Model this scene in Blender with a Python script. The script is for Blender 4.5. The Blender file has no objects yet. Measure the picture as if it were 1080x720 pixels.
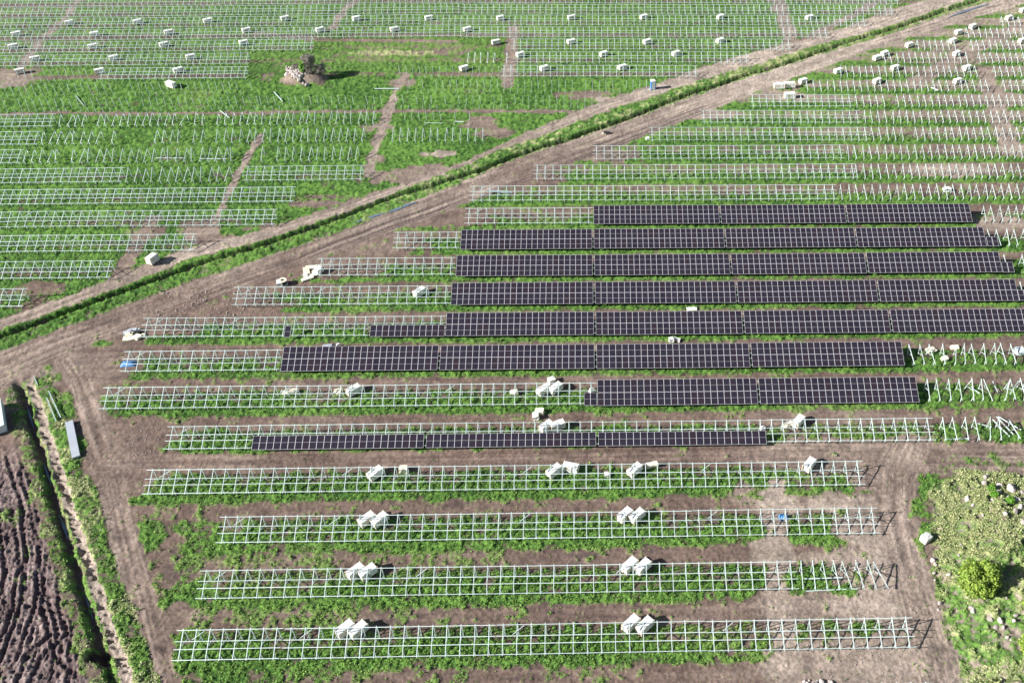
import bpy, bmesh, math, random
import numpy as np
from collections import defaultdict
from mathutils import Matrix, Vector
random.seed(4); RNG = np.random.default_rng(7)
SC = bpy.context.scene
COL = SC.collection
PI = math.pi

# ------------------------------------------------------------------ camera
# Drone camera 98.2 m above flat ground; X = along the rows (east), Y = north.
CAM_H = 98.2
RW = np.array([[0.9995714, 0.00873191, -0.0279421],
               [-0.02694715, 0.64741325, -0.76166261],
               [0.01143932, 0.76208912, 0.64737107]])      # camera axes in world
PXC, PYC, FPX = 657.96, 360.0, 960.0
cd = bpy.data.cameras.new('camera'); cam = bpy.data.objects.new('camera', cd); COL.objects.link(cam)
cd.sensor_width = 36.0; cd.lens = FPX / 1080 * 36; cd.shift_x = -(PXC - 540) / 1080
cd.clip_start = 1.0; cd.clip_end = 9000
M4 = Matrix([[*RW[0], 0], [*RW[1], 0], [*RW[2], CAM_H], [0, 0, 0, 1]])
cam.matrix_world = M4
SC.camera = cam

# ------------------------------------------------------------------ world, sun, exposure
SUN_EL = math.radians(28); SUN_AZ = math.radians(255)     # clockwise from +Y: sun in the west-south-west
w = bpy.data.worlds.new('World'); SC.world = w; w.use_nodes = True
nt = w.node_tree
sky = nt.nodes.new('ShaderNodeTexSky'); sky.sky_type = 'NISHITA'; sky.sun_disc = False
sky.sun_elevation = SUN_EL; sky.sun_rotation = SUN_AZ
bg = nt.nodes['Background']; bg.inputs['Strength'].default_value = 0.05
nt.links.new(sky.outputs[0], bg.inputs[0])
sd = bpy.data.lights.new('sun', 'SUN'); sd.energy = 5.0; sd.angle = math.radians(0.5); sd.color = (1.0, 0.97, 0.925)
so = bpy.data.objects.new('sun', sd); COL.objects.link(so)
sv = Vector((math.sin(SUN_AZ) * math.cos(SUN_EL), math.cos(SUN_AZ) * math.cos(SUN_EL), math.sin(SUN_EL)))
so.rotation_euler = sv.to_track_quat('Z', 'Y').to_euler(); so.location = sv * 200
SC.view_settings.view_transform = 'Standard'; SC.view_settings.look = 'None'
SC.view_settings.exposure = 1.0; SC.view_settings.gamma = 1.0

def at(x, y, z=0.0):
    """ground position (m) seen at a photo point (1080x720)"""
    r = RW @ np.array([x - PXC, -(y - PYC), -FPX]); t = (z - CAM_H) / r[2]
    return float(r[0] * t), float(r[1] * t)
def pts(l): return [at(*p) for p in l]

# ------------------------------------------------------------------ materials
def mat(name, col, rough=0.6, metal=0.0, noise=0.0, nscale=3.0, bump=0.0, spec=0.5, objrand=0.0):
    m = bpy.data.materials.new(name); m.use_nodes = True
    n = m.node_tree.nodes; L = m.node_tree.links; b = n['Principled BSDF']
    b.inputs['Base Color'].default_value = (*col, 1); b.inputs['Roughness'].default_value = rough
    b.inputs['Metallic'].default_value = metal; b.inputs['Specular IOR Level'].default_value = spec
    tc = n.new('ShaderNodeTexCoord'); nz = n.new('ShaderNodeTexNoise'); nz.inputs['Scale'].default_value = nscale
    nz.inputs['Detail'].default_value = 4
    L.new(tc.outputs['Object'], nz.inputs['Vector'])
    val = None
    if noise or objrand:
        mr = n.new('ShaderNodeMapRange'); mr.inputs[1].default_value = .3; mr.inputs[2].default_value = .7
        mr.inputs[3].default_value = 1 - noise; mr.inputs[4].default_value = 1 + noise
        L.new(nz.outputs['Fac'], mr.inputs[0]); val = mr.outputs[0]
        if objrand:
            oi = n.new('ShaderNodeObjectInfo'); m2 = n.new('ShaderNodeMapRange')
            m2.inputs[3].default_value = 1 - objrand; m2.inputs[4].default_value = 1 + objrand
            L.new(oi.outputs['Random'], m2.inputs[0])
            mu = n.new('ShaderNodeMath'); mu.operation = 'MULTIPLY'; L.new(val, mu.inputs[0]); L.new(m2.outputs[0], mu.inputs[1]); val = mu.outputs[0]
        vm = n.new('ShaderNodeVectorMath'); vm.operation = 'SCALE'; vm.inputs[0].default_value = col
        L.new(val, vm.inputs['Scale']); L.new(vm.outputs[0], b.inputs['Base Color'])
    if bump:
        bp = n.new('ShaderNodeBump'); bp.inputs['Strength'].default_value = bump; bp.inputs['Distance'].default_value = .05
        L.new(nz.outputs['Fac'], bp.inputs['Height']); L.new(bp.outputs[0], b.inputs['Normal'])
    return m
M = {}
M['steel'] = mat('galvanised_steel', (.60, .70, .68), .45, .15, .12, 2, objrand=.14)
M['steel_dull'] = mat('dull_steel', (.56, .65, .63), .55, .15, .12, 2, objrand=.14)
M['module_frame'] = mat('module_frame', (.66, .66, .68), .4, .2)
M['wrap'] = mat('white_wrap', (.78, .765, .73), .45, 0, .10, 2, .35, objrand=.07)
M['carton'] = mat('brown_carton', (.62, .52, .38), .8, 0, .12, 3, .1)
M['cream'] = mat('cream_board', (.78, .72, .55), .8, 0, .1, 3, .1)
M['wood'] = mat('pallet_wood', (.36, .27, .17), .85, 0, .15, 8, .1)
M['sheet'] = mat('grey_cladding', (.42, .45, .50), .5, .1, .06, 1)
M['blue'] = mat('blue_tarp', (.06, .22, .50), .5, 0, .2, 4, .5)
M['rock'] = mat('field_stone', (.40, .35, .325), .9, 0, .25, 2.5, .6, objrand=.25)
M['bark'] = mat('bark', (.16, .12, .09), .9, 0, .3, 6, .5)
M['twig'] = mat('bare_twigs', (.27, .245, .21), .9, 0, .2, 3)
M['dark'] = mat('dark_rubber', (.03, .03, .03), .7)
M['teal'] = mat('container_paint', (.62, .70, .70), .5, 0, .06, 2)
M['debris'] = mat('white_scrap', (.75, .74, .72), .6, 0, .08, 4)

# solar glass with busbar print
def module_mat():
    m = bpy.data.materials.new('solar_glass'); m.use_nodes = True
    n = m.node_tree.nodes; L = m.node_tree.links; b = n['Principled BSDF']
    b.inputs['Roughness'].default_value = .22; b.inputs['Specular IOR Level'].default_value = .25
    tc = n.new('ShaderNodeTexCoord'); sp = n.new('ShaderNodeSeparateXYZ'); L.new(tc.outputs['Object'], sp.inputs[0])
    def grid(sock, n_, wth):
        a = n.new('ShaderNodeMath'); a.operation = 'MULTIPLY'; a.inputs[1].default_value = n_; L.new(sock, a.inputs[0])
        f_ = n.new('ShaderNodeMath'); f_.operation = 'FRACT'; L.new(a.outputs[0], f_.inputs[0])
        c = n.new('ShaderNodeMath'); c.operation = 'LESS_THAN'; c.inputs[1].default_value = wth; L.new(f_.outputs[0], c.inputs[0]); return c.outputs[0]
    gx = grid(sp.outputs[0], 6.1, .06); gy = grid(sp.outputs[1], 9.6, .06)
    mx = n.new('ShaderNodeMath'); mx.operation = 'MAXIMUM'; L.new(gx, mx.inputs[0]); L.new(gy, mx.inputs[1])
    oi = n.new('ShaderNodeObjectInfo'); ra = n.new('ShaderNodeValToRGB')
    e = ra.color_ramp.elements; e[0].color = (.018, .014, .024, 1); e[1].color = (.026, .017, .025, 1)
    e2 = ra.color_ramp.elements.new(.5); e2.color = (.024, .020, .032, 1)
    L.new(oi.outputs['Random'], ra.inputs[0])
    mi = n.new('ShaderNodeMix'); mi.data_type = 'RGBA'; L.new(mx.outputs[0], mi.inputs[0]); L.new(ra.outputs[0], mi.inputs[6]); mi.inputs[7].default_value = (.05, .046, .058, 1)
    L.new(mi.outputs[2], b.inputs['Base Color'])
    return m
M['glass'] = module_mat()

def leafmat(name, c1, c2, scale=1.5):
    m = bpy.data.materials.new(name); m.use_nodes = True
    n = m.node_tree.nodes; L = m.node_tree.links; b = n['Principled BSDF']
    b.inputs['Roughness'].default_value = .6; b.inputs['Specular IOR Level'].default_value = .2
    g = n.new('ShaderNodeNewGeometry'); ra = n.new('ShaderNodeValToRGB')
    ra.color_ramp.elements[0].color = (*c1, 1); ra.color_ramp.elements[1].color = (*c2, 1)
    L.new(g.outputs['Random Per Island'], ra.inputs[0]); L.new(ra.outputs[0], b.inputs['Base Color'])
    b.inputs['Subsurface Weight'].default_value = 0.0
    return m
M['weed'] = leafmat('weed_leaf', (.055, .13, .022), (.22, .36, .07))
M['straw'] = leafmat('dry_straw', (.17, .26, .07), (.55, .54, .29))
M['leaf'] = leafmat('bush_leaf', (.09, .17, .02), (.30, .40, .07))
M['leaf2'] = leafmat('shrub_leaf', (.05, .15, .015), (.16, .32, .04))

# ------------------------------------------------------------------ object helpers
def tag(o, label=None, cat=None, group=None, kind=None):
    if label: o['label'] = label
    if cat: o['category'] = cat
    if group: o['group'] = group
    if kind: o['kind'] = kind
    return o
def mesh_np(name, V, F, mats=(), loops=None):
    """V (n,3), F (m,k) constant k"""
    me = bpy.data.meshes.new(name); V = np.asarray(V, np.float32); F = np.asarray(F, np.int32); k = F.shape[1]
    me.vertices.add(len(V)); me.vertices.foreach_set('co', V.ravel())
    me.loops.add(F.size); me.loops.foreach_set('vertex_index', F.ravel())
    me.polygons.add(len(F)); me.polygons.foreach_set('loop_start', np.arange(0, F.size, k, dtype=np.int32))
    me.polygons.foreach_set('loop_total', np.full(len(F), k, np.int32))
    for m in mats: me.materials.append(m)
    me.update(calc_edges=True)
    return me
class MB:
    """collects boxes and bars into one mesh"""
    def __init__(s): s.v = []; s.f = []; s.mi = []
    def quadbox(s, c8, mi=0):
        b = len(s.v); s.v += [tuple(c) for c in c8]
        for f in ((0, 3, 2, 1), (4, 5, 6, 7), (0, 1, 5, 4), (1, 2, 6, 5), (2, 3, 7, 6), (3, 0, 4, 7)):
            s.f.append(tuple(b + i for i in f)); s.mi.append(mi)
        return s
    def box(s, cx, cy, cz, sx, sy, sz, rz=0, mi=0):
        c, n = math.cos(rz), math.sin(rz); out = []
        for z in (-.5, .5):
            for (a, b_) in ((-.5, -.5), (.5, -.5), (.5, .5), (-.5, .5)):
                x, y = a * sx, b_ * sy; out.append((cx + x * c - y * n, cy + x * n + y * c, cz + z * sz))
        return s.quadbox(out, mi)
    def bar(s, p, q, w, h=None, mi=0, up=(0, 0, 1)):
        h = h or w; p = Vector(p); q = Vector(q); d = (q - p).normalized(); u = Vector(up)
        if abs(d.dot(u)) > .98: u = Vector((1, 0, 0))
        a = d.cross(u).normalized() * (w / 2); b = a.cross(d).normalized() * (h / 2)
        out = [p - a - b, p + a - b, p + a + b, p - a + b, q - a - b, q + a - b, q + a + b, q - a + b]
        return s.quadbox(out, mi)
    def mesh(s, name, mats):
        me = bpy.data.meshes.new(name); me.from_pydata(s.v, [], s.f)
        for m in mats: me.materials.append(m)
        me.polygons.foreach_set('material_index', s.mi); me.update(); return me
def put(name, me, parent=None, loc=(0, 0, 0), rot=(0, 0, 0)):
    o = bpy.data.objects.new(name, me); COL.objects.link(o); o.parent = parent; o.location = loc; o.rotation_euler = rot; return o
def empty(name, loc, rz=0):
    o = bpy.data.objects.new(name, None); COL.objects.link(o); o.location = loc; o.rotation_euler = (0, 0, rz); o.empty_display_size = .3; return o
def copy_tree(o, kids, loc, rz=0):
    r = o.copy(); COL.objects.link(r); r.location = loc; r.rotation_euler = (0, 0, rz)
    for ch in kids:
        c = ch.copy(); COL.objects.link(c); c.parent = r
    return r
ORD0 = ['zeroth'] + 'first second third fourth fifth sixth seventh eighth ninth tenth eleventh twelfth thirteenth fourteenth fifteenth sixteenth seventeenth eighteenth nineteenth twentieth twenty-first twenty-second twenty-third twenty-fourth twenty-fifth twenty-sixth twenty-seventh twenty-eighth'.split()

TENS = 'twenty thirty forty fifty sixty seventy eighty ninety'.split(); TENTH = 'twentieth thirtieth fortieth fiftieth sixtieth seventieth eightieth ninetieth'.split()
ORD = ORD0[:20] + [(TENTH[t] if u == 0 else TENS[t] + '-' + ORD0[u]) for t in range(8) for u in range(10)] + ['hundredth'] * 80
# ------------------------------------------------------------------ noise (numpy value noise)
class Noise:
    def __init__(s, seed): s.t = np.random.default_rng(seed).random((256, 256)).astype(np.float32)
    def __call__(s, x, y):
        xi = np.floor(x).astype(np.int32); yi = np.floor(y).astype(np.int32)
        fx = (x - xi).astype(np.float32); fy = (y - yi).astype(np.float32)
        fx = fx * fx * (3 - 2 * fx); fy = fy * fy * (3 - 2 * fy); a = xi & 255; b = yi & 255; a1 = (a + 1) & 255; b1 = (b + 1) & 255
        t = s.t
        return (t[a, b] * (1 - fx) + t[a1, b] * fx) * (1 - fy) + (t[a, b1] * (1 - fx) + t[a1, b1] * fx) * fy
NZ = [Noise(i) for i in range(12)]
def fbm(x, y, sc, oc=4, k=0, gain=.55):
    v = 0; a = 1; tot = 0; f_ = 1 / sc
    for i in range(oc):
        v = v + a * NZ[(k + i) % 12](x * f_ + 17.3 * i, y * f_ - 9.1 * i); tot += a; a *= gain; f_ *= 2.03
    return v / tot
def ss(a, b, x): t = np.clip((x - a) / (b - a), 0, 1); return t * t * (3 - 2 * t)
def polyd(X, Y, P):
    """distance to polyline, arc length, signed side (+ = right-hand side of travel)"""
    D = np.full(X.shape, 1e9, np.float32); S = np.zeros_like(D); Sg = np.zeros_like(D); acc = 0
    for (x0, y0), (x1, y1) in zip(P[:-1], P[1:]):
        dx, dy = x1 - x0, y1 - y0; L = math.hypot(dx, dy)
        t = np.clip(((X - x0) * dx + (Y - y0) * dy) / (L * L), 0, 1)
        ex = X - (x0 + t * dx); ey = Y - (y0 + t * dy); d = np.sqrt(ex * ex + ey * ey)
        m = d < D; D = np.where(m, d, D); S = np.where(m, acc + t * L, S)
        Sg = np.where(m, np.sign(ex * dy - ey * dx), Sg); acc += L
    return D, S, D * Sg
def inpoly(X, Y, P):
    c = np.zeros(X.shape, bool); n = len(P)
    for i in range(n):
        x0, y0 = P[i]; x1, y1 = P[(i + 1) % n]
        c ^= ((y0 > Y) != (y1 > Y)) & (X < (x1 - x0) * (Y - y0) / ((y1 - y0) or 1e-9) + x0)
    return c

# ------------------------------------------------------------------ layout of the site (metres)
PITCH = 8.40; Y0 = 58.0; HX = 12.5; X0 = -0.9
def row_y(k, X=0.0):
    y = Y0 + PITCH * k
    if X < -60 and k > 8: y -= .0019 * (k - 6) * (-X - 60)
    return y
N_TRACK = pts([(-60, 372), (0, 344), (60, 322), (135, 293), (200, 267), (270, 250), (340, 229), (420, 200), (490, 176), (560, 143), (640, 111), (700, 93), (755, 75), (810, 59), (860, 47), (900, 34), (950, 16), (1000, 1), (1040, -12), (1100, -30)])
DITCH = pts([(-60, 382), (0, 354), (60, 332), (120, 310), (165, 294), (200, 282), (240, 270), (270, 260), (330, 240), (370, 226), (420, 206), (505, 181), (540, 165), (602, 146), (665, 124), (727, 99), (790, 79), (810, 74), (885, 48), (950, 28), (1010, 7), (1032, 0), (1100, -22)])
S_ROAD = pts([(-60, 400), (0, 384), (50, 362), (110, 341), (170, 318), (230, 296), (290, 275), (350, 252), (400, 234), (450, 216), (500, 197), (560, 175), (620, 153), (680, 131), (740, 109), (800, 87), (860, 66), (910, 48), (960, 33), (1010, 17), (1060, 4), (1120, -14)])
NS_ROAD = pts([(70, 380), (84, 400), (98, 440), (112, 485), (122, 530), (134, 580), (150, 640), (163, 690), (176, 740), (186, 780)])
DITCH2 = pts([(18, 398), (26, 420), (36, 452), (46, 485), (56, 520), (70, 565), (85, 615), (98, 655), (112, 695), (122, 730), (134, 780)])
E_TRACK = pts([(960, 470), (945, 500), (943, 540), (955, 590), (968, 640), (985, 690), (998, 740), (1010, 780)])
X_TRACK = pts([(110, 488), (250, 487), (450, 484), (650, 481), (850, 479), (960, 482), (1080, 484), (1200, 486)])
MOUND = pts([(982, 560), (978, 530), (988, 508), (1008, 494), (1040, 492), (1080, 497), (1200, 505), (1260, 760), (1022, 760), (1008, 705), (994, 660), (986, 610)])
# bare patches: photo point, radii in metres, bareness, paleness
PATCH = [((210, 243), 5, 3.2, .95, .4), ((155, 244), 4, 3, .7, .2), ((420, 186), 8, 3.6, .8, .35), ((395, 168), 2, 2.5, .7, .3), ((40, 306), 6, 2.5, .8, .1), ((60, 322), 8, 2, .7, .1), ((225, 253), 5, 2.2, .8, .2), ((300, 240), 7, 1.6, .9, .1), ((330, 215), 6, 1.4, .9, .1), ((455, 180), 6, 3, .85, .3),
 ((505, 130), 5, 3.5, .9, .2), ((520, 140), 5, 3, .8, .2), ((464, 162), 4, 1.5, .95, .9), ((400, 135), 4, 2.2, .8, .4), ((425, 87), 5, 2.4, .7, .3), ((470, 52), 9, 4, .5, .2), ((10, 82), 7, 6, .85, .4), ((640, 106), 5, 2, .9, .7), ((615, 100), 8, 2.2, .8, .1), ((950, 12), 7, 3, .7, .3), 
 ((470, 230), 9, 3.5, .95, .05), ((400, 262), 9, 3.2, .95, .05), ((250, 300), 13, 4, 1, .05), ((230, 325), 12, 4, .95, .05), ((340, 285), 11, 3, .95, .05), ((140, 345), 8, 4, 1, .1), ((110, 385), 6, 5, 1, .1), ((560, 190), 9, 3, .9, .1), ((640, 165), 9, 3, .9, .1), ((740, 120), 9, 3, .9, .1), ((820, 100), 9, 3, .9, .1),
 ((130, 470), 5, 5, 1, .1), ((150, 455), 6, 3, .9, .1), ((140, 505), 4, 4, .75, 0), ((172, 600), 2.2, 6, .65, 0), ((185, 650), 4, 2.2, .8, .1),
 ((820, 530), 3.6, 3.2, .95, .75), ((815, 580), 3, 3.2, .95, .7), ((824, 634), 2.6, 3.4, .95, .5), ((838, 700), 4, 4, .9, .55), ((790, 520), 3, 2, .6, .4),
 ((930, 500), 6, 4, .95, .4), ((925, 560), 5.5, 4, .95, .6), ((930, 600), 6, 5, .9, .6), ((925, 640), 7, 3, .95, .7), ((900, 590), 8, 2, .7, .5), ((920, 700), 10, 4, .9, .55), ((860, 640), 8, 2.3, .85, .4), ((890, 530), 6, 2, .8, .6), ((1000, 470), 9, 2.5, .6, .2), ((990, 482), 12, 2.6, .95, .2),
 ((310, 76), 9, 6, .35, .3), ((400, 56), 16, 4, .3, .3), ((20, 400), 6, 3.5, .9, .35), ((5, 418), 6, 5, .95, .2), ((0, 480), 6, 6, .95, 0), ((1060, 105), 8, 4, .9, .5), ((1000, 180), 9, 3, .9, .7), ((1055, 235), 6, 3, .9, .6), ((985, 60), 20, 5, .6, .5), ((1075, 158), 6, 3, .9, .6)]
# footpath-like wheel tracks through the left field
SPURS = [([(274, 143), (262, 165), (245, 195), (232, 220), (222, 245)], 1.0, .6), ([(428, 78), (415, 100), (408, 125), (398, 150), (388, 185)], 1.5, .55), ([(160, 232), (142, 262), (125, 292)], 2.0, .3),
 ([(818, -4), (828, 25), (838, 55)], 3.0, .5), ([(542, 30), (538, 60), (535, 90)], 2.2, .4), ([(384, -5), (365, 8), (350, 30)], 1.8, .4), ([(86, -5), (70, 18), (45, 40), (20, 75), (0, 92)], 1.6, .4), ([(290, 118), (450, 117), (640, 118)], 1.0, .2), ([(0, 121), (60, 119), (150, 120), (290, 119)], 1.0, .15),
 ([(270, 35), (330, 42), (480, 44)], 1.4, .2), ([(920, 5), (850, 42), (790, 60)], 2.0, .3), ([(820, 512), (818, 570), (822, 640), (835, 720)], 2.4, .6), ([(120, 352), (200, 345)], 3, .1), ([(1080, 25), (985, 75), (960, 90)], 3, .6), ([(1040, 75), (1050, 110), (1062, 150)], 3.4, .5)]
MUD_TRACKS = [[(8, 700), (30, 640), (36, 580), (28, 520), (14, 480)], [(62, 730), (70, 665), (52, 600), (42, 540), (30, 495)], [(-10, 645), (40, 632), (75, 642)], [(20, 730), (38, 690), (78, 655)], [(88, 705), (66, 685), (54, 640), (56, 590)], [(-10, 570), (20, 556), (38, 545)], [(-20, 700), (0, 660), (14, 600), (6, 540)]]
YELLOW = [((425, 56), 13, 1.8)]

# ------------------------------------------------------------------ ground sheet
yl = [at(540, y)[1] for y in np.arange(732, -9, -1.25)]
near = [-2500, -900, -300, -100, -20, 20, 38, 45]; far = [285, 300, 330, 380, 460, 600, 900, 1500, 3000, 6000]
yl = np.array([v for v in near if v < yl[0] - 2] + yl + [v for v in far if v > yl[-1] + 2])
uu = np.linspace(-.02, 1.02, 880)
uu = np.concatenate([[-40, -12, -4, -1.5, -.6, -.25, -.1, -.04], uu, [1.04, 1.1, 1.25, 1.6, 2.5, 5, 13, 41]])
yc = np.clip(yl, 50, 300)
XL = -68.92 - (yc - 56.08) * .4860; XR = 49.1 + (yc - 53.65) * .3665
GX = XL[:, None] + (XR - XL)[:, None] * uu[None, :]; GY = np.repeat(yl[:, None], len(uu), 1)
GX = GX.astype(np.float32); GY = GY.astype(np.float32)

def ground_fields(X, Y):
    cx_ = lambda v, g: np.clip((v - .5) * g + .5, 0, 1)
    f1 = cx_(fbm(X, Y, 2.0, 5, 0), 1.25); f2 = fbm(X, Y, 14, 4, 3); f3 = cx_(fbm(X, Y, .8, 3, 6), 1.5); f4 = cx_(fbm(X, Y, .30, 2, 9), 1.6)
    f5 = fbm(X, Y, 45, 3, 5)
    streak = fbm(X * .10, Y * 1.4, 1.0, 4, 2)
    k = (Y - Y0) / PITCH
    corr = np.where((X < -60) & (k > 8), .0019 * (k - 6) * (-X - 60), 0)
    r = (Y + corr - Y0) / PITCH; ph = r - np.floor(r)
    dN, sN, _ = polyd(X, Y, N_TRACK); dD, sD, gD = polyd(X, Y, DITCH); dS, sS, gS = polyd(X, Y, S_ROAD)
    south = gD > 0
    # bareness from the row pattern
    wob = (f2 - .5) * .22
    def band(a, b, e=.07): return ss(a - e, a + e, ph + wob * .5) * (1 - ss(b - e, b + e, ph + wob * .5))
    lane = band(.47, .90)
    leftn = 1 - ss(-45, 5, X)                      # grassier lanes on the left of the first rows
    nearS = .13 + (.64 - .28 * leftn * (1 - ss(2.0, 3.0, k))) * band(.50, .86, .09) + .22 * band(.25, .5, .12)
    nearS = nearS + .30 * (f5 - .5) + .30 * (f2 - .5) + .10 * ss(-20, 40, X)
    gb = (ss(.86, .98, ph) + (1 - ss(.14, .30, ph))) * (.62 + .6 * ss(.40, .6, f2 * .5 + f5 * .5))  # green foot strip
    farS = .74 - .20 * (1 - ss(25, 70, X)) - .80 * np.clip(gb * 1.15, 0, 1) - .42 * band(.05, .42, .1) * (1 - ss(40, 105, X)) - .12 * ss(12, 16, k)
    farS = farS + .10 * ss(60, 110, X)
    farmix = ss(10.5, 13.5, k)
    dS_ = nearS * (1 - farmix) + farS * farmix
    rowr = RNG.random(64).astype(np.float32); rowr[[16]] = .1; rowr[[17, 18, 15, 14]] = .12; rowr[[8, 9, 10, 11, 12]] = .5
    rk = rowr[np.clip(np.floor(r + .45), 0, 63).astype(int)]
    nN = .05 + .66 * rk * band(.22, .48, .09) * ss(.36, .62, f2 * .6 + f5 * .4 + .06)
    far2 = ss(18.5, 20.5, k)
    nN = nN + far2 * (.28 * band(.28, .56) + .02) + .22 * (f5 - .5) + .10 * (f2 - .5)
    leftfar = (1 - ss(-130, -90, X)) * ss(20, 21.5, k)
    nN = nN + .22 * leftfar
    bare = np.where(south, dS_, nN)
    pale = np.zeros_like(bare); pale = pale + .42 * ss(11, 18, k) * south + .2 * ss(16, 24, k)
    yellow = np.zeros_like(bare); strk = np.zeros_like(bare) + .5; stw = np.zeros_like(bare) + lane * .5
    strk = streak
    # patches and spurs
    for (p, rx, ry, b, pl) in PATCH:
        cx, cy = at(*p); q = ((X - cx) / rx) ** 2 + ((Y - cy) / ry) ** 2
        m = 1 - ss(.45, 1.35, q + (f1 - .5) * 1.3)
        bare = bare * (1 - m) + np.maximum(bare, b) * m; pale = pale * (1 - m) + np.maximum(pale, pl) * m
    for (P, wd, pl) in SPURS:
        d, s, g = polyd(X, Y, pts(P)); m = 1 - ss(.5 * wd, wd, d + (f1 - .5) * 1.6)
        bare = np.maximum(bare, m * .95); pale = np.maximum(pale, m * pl)
    for (p, rx, ry) in YELLOW:
        cx, cy = at(*p); q = ((X - cx) / rx) ** 2 + ((Y - cy) / ry) ** 2
        yellow = np.maximum(yellow, (1 - ss(.3, 1.4, q + (f1 - .5) * 1.6)) * .8)
    z = np.zeros_like(bare)
    # roads
    def road(d, s, half, b, pl, edge=1.0, jit=1.3):
        nonlocal bare, pale, strk, stw
        m = 1 - ss(half - edge * .5, half + edge * .5, d + (f1 - .5) * jit)
        st = fbm(d * 2.2 + 5, s * .07, 1.0, 4, 4)
        bare = bare * (1 - m) + b * m; pale = pale * (1 - m) + pl * m; strk = strk * (1 - m) + st * m; stw = stw * (1 - m) + 1.0 * m
        return m
    road(dN, sN, 2.0 + 2.0 * ss(60, 130, sN - 60), .98, .62 + .30 * ss(110, 210, sN))
    mS = road(dS, sS, 4.6 - 1.2 * ss(120, 220, sS), .99, .30 + .50 * ss(100, 190, sS))
    d, s, g = polyd(X, Y, NS_ROAD); mNS = road(d, s, 1.75, 1.0, .20, .7, .8); dNS, gNS = d, g
    d, s, g = polyd(X, Y, X_TRACK); road(d, s, 1.9 + 1.5 * ss(85, 105, s), .97, .12 + .2 * ss(85, 110, s), 1.2, 1.4)
    d, s, g = polyd(X, Y, E_TRACK); road(d, s, 2.6, .97, .42, 1.4, 1.6)
    # wheel ruts on the south road (dark, compacted wet soil)
    wet_shade = np.zeros_like(bare)
    for off in (1.6, 3.3, 4.2):
        rr = (1 - ss(.12, .45, np.abs(gS + (f2 - .5) * 1.5 - off))) * (1 - ss(.55, .62, np.abs(sS - 100) / 110)) * ss(.42, .62, fbm(sS * .05, gS * .2, 1, 3, 8))
        z -= .14 * rr; wet_shade = np.maximum(wet_shade, rr * .8)
    # verge strips along the ditch
    midv = ss(75, 110, sD) * (1 - ss(190, 230, sD)); wv = 2.9 - .2 * midv - .9 * ss(200, 240, sD); cv = 1.5 * (1 - ss(75, 110, sD)) - 1.7 * midv
    vg = 1 - ss(wv - .6, wv + .6, np.abs(gD - cv) + (f1 - .5) * 1.5)
    bare = bare * (1 - vg) + (.12 + .45 * ss(.5, .75, f1)) * vg; stw = stw * (1 - vg)
    yellow = np.maximum(yellow, vg * ss(.50, .70, f3 * .5 + f1 * .5) * .65 * ss(60, 110, sD))
    dw = .80 - .1 * ss(120, 200, sD)
    dc = 1 - ss(.25, 1.05, np.abs(gD + (f2 - .5) * 1.2) / dw); bare = np.maximum(bare, dc * .75)
    z -= 1.25 * dc; wet_shade = np.maximum(wet_shade, (1 - ss(.1, .7, np.abs(gD + (f2 - .5) * 1.2) / dw)) * .9)  # shade and dark growth in the cut painted into the soil colour
    z += vg * (1 - dc) * .16 * f3 * ss(-6, 0, -np.abs(gD)) + .0
    # left drainage ditch with crumbling clay bank
    d2, s2, g2 = polyd(X, Y, DITCH2); g2 = g2 * -1                # + = east bank
    g2 = np.where(np.abs(g2) < 1e6, g2, 0)
    sp2 = ss(0, 3, s2)
    zone = (1 - ss(3.0, 4.0, np.abs(g2 - 1.0))) * sp2
    wob2 = (fbm(X, Y, 1.6, 3, 7) - .5) * .9
    bank = (1 - ss(.35, .85, np.abs(g2 - 1.35 + wob2))) * sp2
    chan = (1 - ss(.15, .95, np.abs(g2 + .15 + wob2 * .9))) * sp2
    bare = bare * (1 - zone) + (.20 + .3 * ss(.45, .7, f1) + .18 * (g2 < 0)) * zone
    yellow = np.maximum(yellow, zone * ss(.42, .66, f1) * np.where(g2 > 0, .7, .35))
    bare = np.maximum(bare, bank); pale = np.where(bank > .3, .75, pale); wet_shade = np.maximum(wet_shade, chan * .5)  # pale bank, channel floor darkened
    bare = np.maximum(bare, chan * (.45 + .5 * ss(.35, .6, f1))); yellow = yellow * (1 - np.maximum(chan, bank))
    z -= chan * .8; z += .15 * (1 - ss(.4, 1.9, np.abs(g2 + 2.3))) * sp2 + .12 * (1 - ss(.3, 1.6, np.abs(g2 - 2.8))) * sp2 - bank * (.55 * ss(.4, .7, fbm(X * .8, Y * 2.2, 1.0, 3, 2)) + .2 * f4)
    # churned mud field on the far left
    mud = ((g2 < -1.9 + (f1 - .5) * 1.5) & (Y < 96) & (Y > 20) & (s2 > 6)).astype(np.float32) * ss(-2.0, -3.0, g2 + (f1 - .5) * 1.5) * (1 - ss(88, 95, Y))
    wx = X + 4.5 * (fbm(X, Y, 12, 2, 1) - .5); wy = Y + 4.5 * (fbm(X, Y, 13, 2, 5) - .5)
    rid = 1 - np.abs(2 * fbm(wx * 3.3 + wy * .55, wy * .30 - wx * .05, 1.0, 3, 3) - 1) * 2.0
    rid2 = 1 - np.abs(2 * fbm(wx * .35 + 4, wy * 3.0 - wx * .9, 1.0, 3, 8) - 1) * 2.0
    rid = np.where(fbm(X, Y, 6, 2, 10) > .5, rid, rid2)
    z += mud * (rid * .20 + (f3 - .5) * .20 + (f4 - .5) * .16 - .1)
    trk = np.zeros_like(z)
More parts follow.
